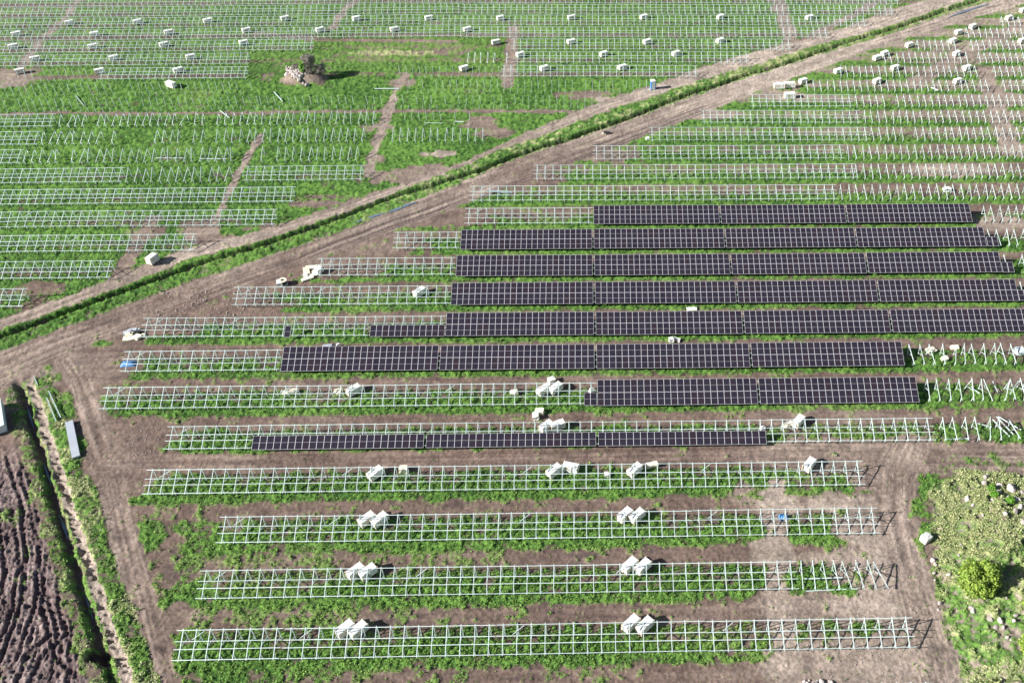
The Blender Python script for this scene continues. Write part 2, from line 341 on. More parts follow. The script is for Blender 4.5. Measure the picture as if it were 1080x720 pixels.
    for P in MUD_TRACKS:
        dt, st_, _ = polyd(X, Y, pts(P))
        q = np.abs(dt + (f1 - .5) * .5 - .85); rut = (1 - ss(.10, .34, q)); lip = np.exp(-((q - .45) / .14) ** 2)
        z += mud * (-.17 * rut + .10 * lip); trk = np.maximum(trk, mud * rut * (.5 + .5 * (np.sin(st_ * 9) > 0)))
    wet_shade = np.maximum(wet_shade, trk * .8); rid = np.clip(rid + trk * -.8, -1, 1)
    bare = bare * (1 - mud) + 1.0 * mud; pale = pale * (1 - mud) + (.0 + .42 * ss(.5, .95, rid)) * mud; wet_shade = np.maximum(wet_shade, mud * (.45 - .45 * ss(.3, .9, rid)))
    yellow *= (1 - mud)
    gs = mud * ss(.62, .75, fbm(X, Y, 5, 3, 9)) * .5; bare = bare - gs * .5
    pond = 1 - ss(.7, 1.2, ((X - at(103, 692)[0]) / 1.6) ** 2 + ((Y - at(103, 692)[1]) / .9) ** 2 + (f1 - .5))
    z -= pond * .9; wet_shade = np.maximum(wet_shade, pond); bare = np.maximum(bare, pond)
    # mound on the right
    mp = np.array(MOUND + [MOUND[0]]); dm, _, _ = polyd(X, Y, [tuple(p) for p in mp]); ins = inpoly(X, Y, MOUND)
    sg = np.where(ins, dm, -dm) + (f1 - .5) * 1.8
    mm = ss(-.3, .8, sg); prof = ss(0, 9, np.where(ins, dm, 0))
    z += prof * 1.9 + mm * (f1 - .4) * .9 * prof + mm * (f3 - .5) * .35
    bare = bare * (1 - mm) + (.22 + .5 * ss(.50, .72, f1)) * mm; stw = stw * (1 - mm)
    north = ss(66, 76, Y + (f2 - .5) * 14)
    yellow = yellow * (1 - mm) + mm * np.clip((.40 + .50 * north) * ss(.40 - .14 * north, .66 - .1 * north, f1 * .6 + f3 * .4), 0, 1); pale = np.where(mm > .4, .7, pale)
    rim = np.exp(-((sg + 1.2) / 1.2) ** 2); bare = bare * (1 - .55 * rim * (Y > 78)) ; bare = np.clip(bare, 0, 1)
    # stone heap hill in the field
    hx, hy = at(322, 84); q = ((X - hx) / 6.0) ** 2 + ((Y - hy) / 3.4) ** 2
    hm = 1 - ss(.2, 1.15, q); z += hm * 1.6; bare = np.maximum(bare, (1 - ss(.6, 1.5, q + (f1 - .5))) * .85); pale = np.maximum(pale, (1 - ss(.6, 1.4, q)) * .45)
    bare = np.clip(bare, 0, 1)
    damp = ss(.56, .74, fbm(X, Y, 3.2, 4, 1) * .55 + fbm(X * .22, Y * 1.5, 1.0, 3, 7) * .45 + .02) * (.25 + .75 * south)
    wet_shade = np.maximum(wet_shade, damp * .55 * (1 - mm) * (1 - .7 * np.clip(pale * 2, 0, 1)))
    # resolve grass or soil
    n = .50 * f1 + .30 * f3 + .20 * f4
    n = (n - .5) * 1.9 + .5
    soil = ss(-.13, .13, bare - n * .88 - .06)
    # relief
    grass = 1 - soil
    z += grass * ((f4 - .45) * .24 + (f3 - .5) * .26) + soil * ((f3 - .5) * .08 + stw * (strk - .5) * .22 + (f4 - .5) * .07) + (f2 - .5) * .10
    # colours (albedo)
    c_b = np.array([.172, .122, .100]); c_p = np.array([.400, .330, .275]); c_w = np.array([.070, .050, .052])
    tone = (.62 + .76 * f1) * (.72 + .56 * f4) * (1 - .45 * stw + .90 * stw * strk)
    pl = np.clip(pale * 1.0 + .55 * (f2 - .5) + .5 * stw * (strk - .5), 0, 1)
    cs = c_b * (1 - pl[..., None]) + c_p * pl[..., None]; cs = cs * tone[..., None]
    wt = np.clip(wet_shade * (.6 + .8 * f1), 0, 1)[..., None]; cs = cs * (1 - wt) + c_w * wt  # dark tone for wet soil and for the shade painted in the ditch
    pur = (mud * .8)[..., None]; cs = cs * (1 - pur) + cs * np.array([.95, .95, 1.10]) * pur
    g1 = np.array([.040, .098, .022]); g2_ = np.array([.135, .260, .052]); g3 = np.array([.175, .225, .075]); st = np.array([.46, .45, .23])
    gm = np.clip((f3 - .5) * 1.5 + (f4 - .5) * 1.6 + (f2 - .5) * 1.0 + .48, 0, 1)[..., None]
    cg = g1 * (1 - gm) + g2_ * gm
    ol = np.clip(ss(.25, .75, bare + (f2 - .5) * .9) * .7 + .15 * far2, 0, .8)[..., None]; cg = cg * (1 - ol) + g3 * ol
    ye = np.clip(yellow * (.5 + 1.0 * f4), 0, 1)[..., None]; cg = cg * (1 - ye) + st * ye * (.55 + .7 * f3[..., None]) + st * 0
    C = cg * grass[..., None] + cs * soil[..., None]
    return z, np.clip(C, .01, .8), soil, yellow, mm
GZ, GC, GSOIL, GYEL, GMOUND = ground_fields(GX, GY)
inner = (uu > -.03) & (uu < 1.03); edge_m = np.ones_like(GX, bool); edge_m[:, ~inner] = False; edge_m[(yl < 46) | (yl > 284)] = False
GZ = np.where(edge_m, GZ, GZ * .0).astype(np.float32)
ny, nx = GX.shape
idx = np.arange(ny * nx).reshape(ny, nx)
F = np.stack([idx[:-1, :-1], idx[:-1, 1:], idx[1:, 1:], idx[1:, :-1]], -1).reshape(-1, 4)
gmat = bpy.data.materials.new('field_ground'); gmat.use_nodes = True
n_ = gmat.node_tree.nodes; L_ = gmat.node_tree.links; b_ = n_['Principled BSDF']; b_.inputs['Roughness'].default_value = .95; b_.inputs['Specular IOR Level'].default_value = .1
va = n_.new('ShaderNodeVertexColor'); va.layer_name = 'soil_colour'; tcg = n_.new('ShaderNodeTexCoord'); ng = n_.new('ShaderNodeTexNoise'); ng.inputs['Scale'].default_value = 5.5; ng.inputs['Detail'].default_value = 4; ng.inputs['Roughness'].default_value = .7
L_.new(tcg.outputs['Object'], ng.inputs['Vector'])
mrg = n_.new('ShaderNodeMapRange'); mrg.inputs[1].default_value = .3; mrg.inputs[2].default_value = .7; mrg.inputs[3].default_value = .65; mrg.inputs[4].default_value = 1.35
L_.new(ng.outputs['Fac'], mrg.inputs[0]); vmg = n_.new('ShaderNodeVectorMath'); vmg.operation = 'SCALE'; L_.new(va.outputs['Color'], vmg.inputs[0]); L_.new(mrg.outputs[0], vmg.inputs['Scale'])
L_.new(vmg.outputs[0], b_.inputs['Base Color'])
bpg = n_.new('ShaderNodeBump'); bpg.inputs['Strength'].default_value = .5; bpg.inputs['Distance'].default_value = .12; L_.new(ng.outputs['Fac'], bpg.inputs['Height']); L_.new(bpg.outputs[0], b_.inputs['Normal'])
gme = mesh_np('ground', np.stack([GX, GY, GZ], -1).reshape(-1, 3), F, [gmat])
ca = gme.color_attributes.new('soil_colour', 'FLOAT_COLOR', 'POINT')
ca.data.foreach_set('color', np.concatenate([GC.reshape(-1, 3), np.ones((ny * nx, 1))], 1).astype(np.float32).ravel())
gme.polygons.foreach_set('use_smooth', np.ones(len(F), bool))
tag(put('ground', gme), kind='structure')

def gz(X, Y):
    """ground height by nearest sheet vertex"""
    i = int(np.clip(np.searchsorted(yl, Y), 0, ny - 1)); j = int(np.clip(np.searchsorted(GX[i], X), 0, nx - 1)); return float(GZ[i, j])

# ------------------------------------------------------------------ weeds, straw (nobody could count them)
def scatter(name, weight, count, size, mkey, label, cat, leaves=4, flat=.9):
    wts = (weight * AREA).ravel(); wts = wts / wts.sum()
    ch = RNG.choice(ny * nx, count, p=wts); bx = GX.ravel()[ch] + RNG.uniform(-.1, .1, count); by = GY.ravel()[ch] + RNG.uniform(-.1, .1, count); bz = GZ.ravel()[ch] - .02
    n = count * leaves; cx = np.repeat(bx, leaves); cy = np.repeat(by, leaves); cz = np.repeat(bz, leaves)
    a = RNG.uniform(0, 2 * PI, n); s = np.repeat(size * RNG.lognormal(0, .35, count), leaves) * RNG.uniform(.7, 1.3, n)
    up = RNG.uniform(.25, 1.1, n) * flat; ca_, sa = np.cos(a), np.sin(a); wd = s * .30
    base = np.stack([cx, cy, cz], 1); tip = base + np.stack([ca_ * s, sa * s, up * s], 1)
    mid = base + np.stack([ca_ * s * .55, sa * s * .55, up * s * .85], 1); side = np.stack([-sa * wd, ca_ * wd, 0 * wd], 1)
    V = np.stack([base, mid + side, tip, mid - side], 1).reshape(-1, 3); Fq = np.arange(n * 4).reshape(-1, 4)
    o = put(name, mesh_np(name, V, Fq, [M[mkey]])); tag(o, label, cat, kind='stuff'); return o
dy = np.gradient(yl); dxm = np.gradient(GX, axis=1); AREA = np.abs(dxm * dy[:, None]); AREA[~edge_m] = 0
nearw = np.exp(-np.clip(GY - 60, 0, 999) / 45)
scatter('weeds', ((1 - GSOIL) ** 1.3 + .015) * nearw * (1 - .6 * np.clip(GYEL, 0, 1)) * (1 - .6 * GMOUND), 150000, .10, 'weed', 'low bright green weeds growing between and under the rows', 'weeds')
scatter('dry_grass', (1 - GSOIL * .6) * (GYEL ** 2) * (GMOUND * 1 + .5) * nearw, 46000, .10, 'straw', 'pale dry grass on the mound and the ditch banks', 'dry grass')

# ------------------------------------------------------------------ racking tables
T = math.radians(25); CT, ST = math.cos(T), math.sin(T); ZL = .70
def sl(s, off=0.0): return ((s - .37) * CT - off * ST, ZL + s * ST + off * CT)     # (y, z) of a slope position
RW_ = .076
def rafter_mesh():
    m = MB(); a = sl(.22, -.10); b = sl(3.90, -.10); m.bar((0, a[0], a[1]), (0, b[0], b[1]), RW_, .11)
    return m.mesh('rafter', [M['steel']])
def rear_mesh():
    y, z = sl(3.74, -.10); m = MB(); m.bar((.08, y, -.3), (.08, y, z), .095, .095); return m.mesh('rear_post', [M['steel_dull']])
def front_mesh():
    y, z = sl(.85, -.16); m = MB(); m.bar((.08, y - .05, -.3), (.08, y, z + .08), .085, .085); return m.mesh('front_post', [M['steel_dull']])
def brace_mesh():
    y0, z0 = sl(3.74, 0); y1, z1 = sl(1.95, -.18); m = MB(); m.bar((.02, y0, .55), (.02, y1, z1), .06, .06); return m.mesh('strut', [M['steel_dull']])
def frame_mesh():
    m = MB(); a = sl(.22, -.10); b = sl(3.90, -.10); m.bar((0, a[0], a[1]), (0, b[0], b[1]), .082, .10)
    y, z = sl(3.74, -.10); m.bar((.09, y, -.3), (.09, y, z), .085, .085); y2, z2 = sl(.85, -.16); m.bar((.09, y2, -.3), (.09, y2, z2 + .08), .09, .09)
    y1, z1 = sl(1.95, -.18); m.bar((.02, y, .55), (.02, y1, z1), .07, .07); return m.mesh('frame', [M['steel']])
ME_R, ME_RP, ME_FP, ME_BR, ME_FR = rafter_mesh(), rear_mesh(), front_mesh(), brace_mesh(), frame_mesh()
RAILS = (.37, 1.57, 2.45, 3.72)
def rail_mesh(L, wd=.084):
    m = MB(); m.bar((.05, 0, 0), (L - .05, 0, 0), wd, .06); return m.mesh('rail', [M['steel']])
def brace_d():
    m = MB(); a = sl(2.6, .0); b = sl(3.6, .0); m.bar((2.0, a[0], a[1]), (3.3, b[0], b[1]), .06, .04); return m.mesh('diagonal_brace', [M['steel']])
ME_D = brace_d(); RM = {}
MW = (25 - .36) / 24; ML = 2.11
def module_mesh():
    hw, hl = MW / 2 - .005, ML / 2; m = MB(); w_ = .030
    # frame border pieces and mid busbar strip, glass set slightly lower
    m.quadbox([(-hw + w_, -hl + w_, -.03), (hw - w_, -hl + w_, -.03), (hw - w_, hl - w_, -.03), (-hw + w_, hl - w_, -.03), (-hw + w_, -hl + w_, .004), (hw - w_, -hl + w_, .004), (hw - w_, hl - w_, .004), (-hw + w_, hl - w_, .004)], 1)
    m.box(-hw + w_ / 2, 0, -.01, w_, 2 * hl, .045); m.box(hw - w_ / 2, 0, -.01, w_, 2 * hl, .045)
    m.box(0, -hl + w_ / 2, -.011, 2 * hw - 2 * w_, w_, .043); m.box(0, hl - w_ / 2, -.011, 2 * hw - 2 * w_, w_, .043)
    m.box(0, 0, -.008, 2 * hw - 2 * w_, .022, .026)
    return m.mesh('solar_module', [M['module_frame'], M['glass']])
ME_M = module_mesh()
PROTO = {}
def proto(kind, bays, far):
    """kind: '' bare, 'full', 'low' (lower module row only)"""
    key = (kind, bays, far)
    if key in PROTO: return PROTO[key]
    L = {15: 25.0, 8: 12.5}.get(bays, bays * 25 / 15); sp = L / bays; r = empty('solar_table' if kind else 'racking_table', (0, -500, 0)); kids = []
    if (bays, far) not in RM: RM[(bays, far)] = rail_mesh(L, .066 if far else .076)
    for s in RAILS:
        y, z = sl(s, .0); o = put('rail', RM[(bays, far)], r, (0, y, z), (T, 0, 0)); kids.append(o)
    for i in range(bays):
        x = (i + .5) * sp
        if far: kids.append(put('frame', ME_FR, r, (x, 0, 0)))
        else:
            for nm, me in (('rafter', ME_R), ('rear_post', ME_RP), ('front_post', ME_FP), ('strut', ME_BR)): kids.append(put(nm, me, r, (x, 0, 0)))
    if not far and not kind: kids.append(put('diagonal_brace', ME_D, r))
    if kind:
        nm = int(round(L / 25 * 24))
        for j in range(2 if kind == 'full' else 1):
            y, z = sl(.0 + ML / 2 + j * (ML + .03), .075)
            for i in range(nm): kids.append(put('solar_module', ME_M, r, (.18 + (i + .5) * MW, y, z), (T, 0, 0)))
    PROTO[key] = (r, kids, [0]); return PROTO[key]
TABLES = []
def table(kind, bays, k, X, zone):
    X += near_shift(k, zone); far = k >= 13; r, kids, used = proto(kind, bays, far)
    y = row_y(k, X); rz = .0019 * (k - 6) if (X < -60 and k > 8) else 0
    if X < -60 and k > 8: rz = .0019 * (k - 6)
    o = r if not used[0] else copy_tree(r, kids, (X, y, 0), rz); used[0] = 1
    o.location = (X, y, random.gauss(0, .03)); o.rotation_euler = (random.gauss(0, .006), random.gauss(0, .0012), rz)
    TABLES.append((o, kind, k, X, zone)); return o
def hx(h): return X0 + HX * h
def near_shift(k, zone): return max(0, .95 - .09 * k) if zone == 'S' else 0   # the first rows stand a little farther east
def run(k, h0, h1, kind='', zone='S', first_half_left=True):
    """fill h0..h1 (half-table units) with tables; a half table goes where the run does not sit on whole tables"""
    h = h0
    while h < h1 - .25:
        rem = h1 - h
        if abs(h - h0) < .01 and rem % 2 > .75 and rem % 2 < 1.25 and first_half_left: n = 1
        else: n = 2 if rem > 1.6 else rem
        bays = max(2, int(round(n * 7.5)) if abs(n - 1) > .01 else 8)
        table(kind, bays, k, hx(h), zone); h += n
S = 'S'
run(-1, -6, 3.2); run(0, -4, 3.07); run(1, -4, 2); run(2, -4, 3); run(3, -5, 3)
run(4, -5, -4); run(4, -4, 2, 'low'); run(4, 2, 4)
run(5, -6, 0); run(5, 0, 4, 'full')
run(6, -6, -4); run(6, -4, 4, 'full')
run(7, -6, -3); run(7, -3, -2, 'low'); run(7, -2, 8, 'full')
run(8, -5, -2); run(8, -2, 6, 'full')
run(9, -4, -2); run(9, -2, 6, 'full')
run(10, -3, -2); run(10, -2, 6, 'full')
run(11, -2, 0); run(11, 0, 6, 'full')
run(12, -2, 4); run(13, -1, 4.4); run(14, 0, 4.4); run(15, 1, 5); run(16, 2, 5); run(17, 3, 5)
# north block (runs end at the measured right ends)
def runL(k, hend, hstart=None, ofs=0):
    h = hend
    XLk = XL_at(row_y(k)) - 27
    while hx(h) > XLk and (hstart is None or h > hstart + .3):
        n = 2 if hstart is None or h - hstart > 1.5 else h - hstart
        table('', max(2, int(round(n * 7.5))), k, hx(h - n), 'N'); h -= n
def XL_at(Y): return -68.92 - (Y - 56.08) * .486
runL(8, -7.79); runL(9, -6.87); runL(10, -5.91); runL(11, -4.9); runL(12, -4.78); runL(13, -7.74); runL(13, -3.8, -5.88)
runL(14, -9.68); runL(15, -9.7); runL(16, -9.73); runL(19, -6.85, -9.76); runL(19, 2.15, -1.85)
runL(20, -7.0); runL(20, 3.27, -1.62); runL(21, -5.86); runL(21, 4.27, -1.8); runL(22, 5.2); runL(23, 6.2); runL(24, 7.0); runL(25, 7.3)

# ------------------------------------------------------------------ loose support frames and bare posts
def frame_thing():
    r = empty('support_frame', (0, -500, 0))
    kids = [put('rafter', ME_R, r), put('rear_post', ME_RP, r), put('front_post', ME_FP, r), put('strut', ME_BR, r)]; return r, kids
FR, FK = frame_thing()
post_m = MB(); post_m.bar((0, 0, -.3), (0, 0, 2.15), .085, .085); ME_POST = post_m.mesh('steel_post', [M['steel']])
short_m = MB(); short_m.bar((0, 0, -.3), (0, 0, .95), .085, .085); ME_SHORT = short_m.mesh('short_post', [M['steel']])
frames = []; posts = []
def frame_run(k, x0, x1, zone, miss=.03, mess=.02):
    n = int((x1 - x0) * 15 / 25)
    for i in range(n):
        X = x0 + (i + .5) * 25 / 15
        if random.random() < miss: continue
        frames.append((X, row_y(k, X), k, zone, random.gauss(0, mess), random.gauss(0, mess), random.gauss(0, mess * 2)))
def xp(x, k): return at(x, 0, 0)[0] if False else None
def px_x(x, k):
    """X where photo column x crosses row k"""
    lo, hi = -20., 720.
    for _ in range(40):
        m = (lo + hi) / 2
        if at(x, m, 1.0)[1] > row_y(k, at(x, m, 1.0)[0]) + 1: lo = m
        else: hi = m
    return at(x, lo, 1.0)[0]
# south side, right of the finished tables
xa_, xb_ = px_x(846, 1), px_x(936, 1)
for i in range(8): frames.append((xa_ + (xb_ - xa_) * i / 7, row_y(1), 1, S, random.gauss(0, .03), -.03 * max(0, i - 2), random.gauss(0, .06) + .04 * i))
frame_run(4, 50.3, 61, S, 0, .035); frame_run(4, 61.5, 73, S, .1, .18); frame_run(5, 50.3, 57, S, 0, .03); frame_run(5, 57, 71, S, .05, .14); frame_run(6, 50.2, 70, S, 0, .06)
frame_run(7, 99, 104, S); frame_run(8, 74.3, 100, S); frame_run(9, 74.3, 100, S); frame_run(10, 74.3, 101, S); frame_run(11, 74.3, 104, S)
for k, xs in ((12, 870), (13, 868), (14, 866), (15, 862), (16, 860), (17, 862)): 
    x0 = hx({12: 4, 13: 4.4, 14: 4.4, 15: 5, 16: 5, 17: 5}[k]); frame_run(k, x0, px_x(1092, k), S, .02, .015)
frame_run(18, px_x(848, 18), px_x(1050, 18), S, .02); frame_run(18, px_x(1056, 18), px_x(1092, 18), S)
frame_run(19, px_x(883, 19), px_x(1037, 19), S, .02); frame_run(19, px_x(1046, 19), px_x(1092, 19), S)
frame_run(20, px_x(930, 20), px_x(1024, 20), S, .02); frame_run(20, px_x(1030, 20), px_x(1092, 20), S)
frame_run(21, px_x(965, 21), px_x(1015, 21), S, .02); frame_run(21, px_x(1022, 21), px_x(1092, 21), S)
frame_run(22, px_x(1018, 22), px_x(1092, 22), S); frame_run(23, px_x(1048, 23), px_x(1092, 23), S)
# north side
frame_run(13, px_x(130, 13), px_x(250, 13), 'N', .05, .04); frame_run(14, px_x(22, 14), px_x(250, 14), 'N', .04, .05); frame_run(14, px_x(272, 14), px_x(384, 14), 'N', .05, .03)
frame_run(15, px_x(41, 15), px_x(130, 15), 'N', .06, .05); frame_run(15, px_x(160, 15), px_x(392, 15), 'N', .06, .03); frame_run(15, px_x(410, 15), px_x(516, 15), 'N', .02, .02)
frame_run(16, px_x(60, 16), px_x(402, 16), 'N', .15, .05)
frame_run(20, px_x(490, 20), px_x(540, 20), 'N', .05)
def post_run(k, x0, x1, miss=.1, lean=.03, short=.5):
    X = x0
    while X < x1:
        if random.random() > miss: posts.append((X, row_y(k, X) + 3.0, k, 1, random.gauss(0, lean), random.gauss(0, lean)))
        if random.random() < short: posts.append((X, row_y(k, X) + .4, k, 0, random.gauss(0, lean), random.gauss(0, lean)))
        X += 25 / 15
post_run(17, px_x(0, 17), px_x(270, 17), .05, .05, .8); post_run(17, px_x(272, 17), px_x(405, 17), .12, .03, .8); post_run(17, px_x(416, 17), px_x(635, 17), .1, .03, .8)
post_run(18, px_x(0, 18), px_x(262, 18), .05, .05, .8); post_run(18, px_x(430, 18), px_x(690, 18), .1, .03, .8); post_run(16, px_x(425, 16), px_x(500, 16), .3, .03, .4)
post_run(19, px_x(14, 19), px_x(104, 19), .1, .05, .8); post_run(19, px_x(420, 19), px_x(540, 19), .1, .03, .8); post_run(13, px_x(252, 13), px_x(256, 13), 0)
post_run(22, px_x(270, 22), px_x(330, 22), .2); post_run(24, px_x(270, 24), px_x(350, 24), .1)

def rowname(k, zone): return '%s row from the front' % ORD[k + 2] if zone == S else '%s row beyond the dirt road' % ORD[k - 7]
frames.sort(key=lambda f: f[1] + (0 if abs(f[0]) < 300 else 999))
cam_d = lambda X, Y: math.sqrt(X * X + Y * Y + CAM_H ** 2)
frames.sort(key=lambda f: cam_d(f[0], f[1]))
cnt = defaultdict(list)
for f in frames: cnt[(f[2], f[3])].append(f[0])
for v in cnt.values(): v.sort()
pcnt = defaultdict(list)
for p in posts: pcnt[(p[2], p[3])].append(p[0])
for v in pcnt.values(): v.sort()
first = True
for (X, Y, k, zone, rx, ry, rz) in frames[:300]:
    if first: o = FR; first = False
    else: o = copy_tree(FR, FK, (0, 0, 0))
    o.location = (X, Y, 0); o.rotation_euler = (rx, ry, rz)
    lean = 'leaning loose' if k in (1, 4) and zone == S else 'standing bare'
    tag(o, '%s frame without rails, %s from left in %s' % (lean, ORD[cnt[(k, zone)].index(X) + 1], rowname(k, zone)), 'support frame', 'loose support frames in the %s' % rowname(k, zone))
def join_inst(name, items, me, mats):
    V0 = np.array([v.co[:] for v in me.vertices]); F0 = np.array([p.vertices[:] for p in me.polygons]); Vs = []; Fs = []
    for i, (X, Y, rx, ry, rz) in enumerate(items):
        R_ = np.array(Matrix.Rotation(rz, 3, 'Z') @ Matrix.Rotation(ry, 3, 'Y') @ Matrix.Rotation(rx, 3, 'X'))
        Vs.append(V0 @ R_.T + np.array([X, Y, 0])); Fs.append(F0 + i * len(V0))
    return put(name, mesh_np(name, np.concatenate(Vs), np.concatenate(Fs), mats))
if len(frames) > 300:
    o = join_inst('distant_support_frames', [(f[0], f[1], f[4], f[5], f[6]) for f in frames[300:]], ME_FR, [M['steel']])
    tag(o, 'far rows of bare steel support frames at the top of the field', 'support frames', kind='stuff')
tall = sorted([p for p in posts if p[3]], key=lambda p: cam_d(p[0], p[1])); short = sorted([p for p in posts if not p[3]], key=lambda p: cam_d(p[0], p[1]))
for nm, lst, me, w1 in (('steel_post', tall, ME_POST, 'tall'), ('short_post', short, ME_SHORT, 'short')):
    base = None
    for p in lst[:300]:
        if base is None: base = put(nm, me); o = base
        else: o = base.copy(); COL.objects.link(o)
        o.location = (p[0], p[1], 0); o.rotation_euler = (p[4], p[5], 0)
        tag(o, '%s bare post, %s from left in %s' % (w1, ORD[pcnt[(p[2], p[3])].index(p[0]) + 1], rowname(p[2], 'N')), 'post', '%s posts in the %s' % (w1, rowname(p[2], 'N')))
    if len(lst) > 300:
        tag(join_inst('distant_' + nm + 's', [(p[0], p[1], p[4], p[5], 0) for p in lst[300:]], me, [M['steel']]), 'far rows of %s bare steel posts in the grass' % w1, 'posts', kind='stuff')

# label the tables: counted from the left inside their row
byrow = defaultdict(list)
for t in TABLES: byrow[(t[2], t[4])].append(t)
for (k, zone), lst in byrow.items():
    lst.sort(key=lambda t: t[3])
    for i, (o, kind, _, X, _) in enumerate(lst):
        what = {'': 'bare steel racking table', 'full': 'table full of dark solar modules', 'low': 'half-filled table of dark solar modules'}[kind]
        rn = rowname(k, zone)
        o['label'] = '%s, %s from left in %s' % (what, ORD[i + 1], rn)
        o['category'] = 'solar table' if kind else 'racking table'
        o['group'] = 'solar tables in rows' if kind else 'bare racking tables in rows'
for (r, kids, used) in PROTO.values():
    if not used[0]: print('unused proto')

# ------------------------------------------------------------------ crates
def crate(L=2.25, W=1.12, H=1.18, top='wrap'):
    r = empty('module_crate', (0, -500, 0))
    m = MB(); zt = .14; e = .03
    m.quadbox([(-L / 2, -W / 2, zt), (L / 2, -W / 2, zt), (L / 2, W / 2, zt), (-L / 2, W / 2, zt), (-L / 2 + e, -W / 2 + e, H), (L / 2 - e, -W / 2 + e, H), (L / 2 - e, W / 2 - e, H), (-L / 2 + e, W / 2 - e, H)])
    body = m.mesh('wrapped_carton', [M[top]]); bm = bmesh.new(); bm.from_mesh(body); bmesh.ops.bevel(bm, geom=bm.edges[:], offset=.035, segments=1, affect='EDGES'); bm.to_mesh(body); bm.free()
    kids = [put('wrapped_carton', body, r)]
    p = MB()
    for y in (-.45, 0, .45): p.box(0, y * W / 1.1, .05, L, .10, .08)
    for x in (-.9, -.45, 0, .45, .9): p.box(x * L / 2.1, 0, .115, .14, W, .03)
    kids.append(put('pallet', p.mesh('pallet', [M['wood']]), r))
    s = MB()
    for x in (-.6, .6): s.box(x, 0, (H + zt) / 2 + .004, .04, W + .012, H - zt + .02)
    cb = MB().box(0, 0, 0, .13, .13, H - zt + .015).mesh('corner_board', [M['carton']])
    for x in (-1, 1):
        for y in (-1, 1): kids.append(put('corner_board', cb, r, (x * (L / 2 - .045), y * (W / 2 - .045), (H + zt) / 2)))
    kids.append(put('carton_panel', MB().box(-L * .18, -W / 2 + .012, .72, .55, .03, .38).mesh('carton_panel', [M['carton']]), r))
    kids.append(put('strap', s.mesh('strap', [M['teal']]), r)); return r, kids
CR, CK = crate(); cused = [0]
def put_crate(x, y, rz, label, group, tilt=0, z=None, scale=1):
    X, Y = at(x, y, .6)
    if not cused[0]: o = CR; cused[0] = 1; o.location = (X, Y, 0)
    else: o = copy_tree(CR, CK, (X, Y, 0))
    o.location.z = 0.02; o.rotation_euler = (tilt, 0, rz); o.scale = (scale,) * 3
    tag(o, label, 'crate', group); return o
PAIRS = [((364, 663), (378, 664), 'on the left in the second row from the front'), ((665.5, 657.5), (680, 659.5), 'right of the middle in the second row from the front'), ((375, 602.5), (388, 603), 'on the left in the third row from the front'), ((664, 596), (678, 597.5), 'right of the middle in the third row from the front'), ((387, 547.5), (400.5, 548), 'on the left in the fourth row from the front'), ((659, 543), (672, 544), 'right of the middle in the fourth row from the front')]
for a, b, txt in PAIRS:
    tx = txt.replace('in the ', 'in ').replace('from the front', 'from the front')
    for p, s in ((a, 'left'), (b, 'right')):
        put_crate(p[0], p[1], math.radians(46 + random.uniform(-3, 3)), '%s crate of the pair %s' % (s, tx), 'white module crates in the rows')
SING = [((396, 499), 48, 'long white crate by the rails left of the middle in fifth row from front'), ((584.5, 496.5), 45, 'white crate leaning at the rails in the middle of the fifth row'), ((602, 493), -15, 'white crate touching the middle crate of the fifth row on its right'), ((669.5, 495.5), 45, 'white crate at the rails right of the middle in fifth row'), ((853.5, 490), 52, 'last white crate on the right end of the fifth row'), ((373, 411.5), 42, 'white crate left of the middle in the seventh row from the front'), ((573.5, 411), 42, 'white crate, left of two beside the scrap in the seventh row'), ((586, 409.5), 46, 'white crate, right of two beside the scrap in the seventh row'), ((576, 450), 45, 'white crate, left of two behind the half-filled tables'), ((588, 448.5), 25, 'white crate, right of two behind the half-filled tables'), ((842, 444.5), 50, 'white crate beside the bare rails right of the half-filled tables'), ((442.5, 308), 50, 'white crate with dark open side left of the solar modules')]
for p, a, lab in SING: put_crate(p[0], p[1], math.radians(a), lab, 'white module crates in the rows')
FARC = [(73, 24), (145, 23), (219, 22), (17, 36), (100, 36), (178, 34), (260, 32), (14, 49), (98, 49), (173, 47), (257, 45), (37, 62), (120, 61), (201, 60), (21, 75), (105, 75), (188, 74), (300.5, 19.5), (376, 19.5), (452.5, 19), (528, 19), (337.5, 31.5), (416, 31), (493, 31), (523, 44.5), (489.5, 72), (603, 18.5), (679, 18), (760, 18), (602.5, 44), (682.5, 44), (759.5, 43), (549, 57.5), (636.5, 57), (713, 56.5), (574, 72), (656.5, 71), (854, 18.5)]
FARS = [(1064, 19), (1079, 11), (1026, 28), (1011, 34), (1005, 43), (959, 47.5), (1078, 43), (933, 56.5), (925, 61), (1009, 56.5), (944, 71.5), (884, 75), (1020, 71.5), (925, 85.5), (847, 85.5), (1010, 85.5)]
for lst, zone in ((FARC, 'N'), (FARS, S)):
    rows = defaultdict(list)
    for p in lst:
        X, Y = at(p[0], p[1], .6); k = int(round((Y + (.0019 * 14 * (-X - 60) if X < -60 else 0) - Y0 - 3) / PITCH)); rows[k].append((X, p))
    for k, l in rows.items():
        l.sort()
        for i, (X, p) in enumerate(l):
            put_crate(p[0], p[1], math.radians(random.uniform(28, 38)), 'white wrapped crate, %s crate from the left in %s' % (ORD[i + 1], rowname(k, zone)), 'distant white module crates', scale=1.0)
CRW = [((822, 91), 5, 'large white crate, left of two at the edge of the tan road'), ((833, 90), 5, 'large white crate, right of two at the edge of the tan road'), ((833, 101), 8, 'low white crate in the row just below the two large crates'), ((180.5, 89.5), -30, 'tilted bright white crate alone in the green upper left field')]
for p, a, lab in CRW:
    o = put_crate(p[0], p[1], math.radians(a), lab, None, scale=1.15)
put_crate(161, 274, math.radians(68), 'white crate standing alone on the grass beside the left dirt track', None).scale = (.90, 1.12, 1.3)
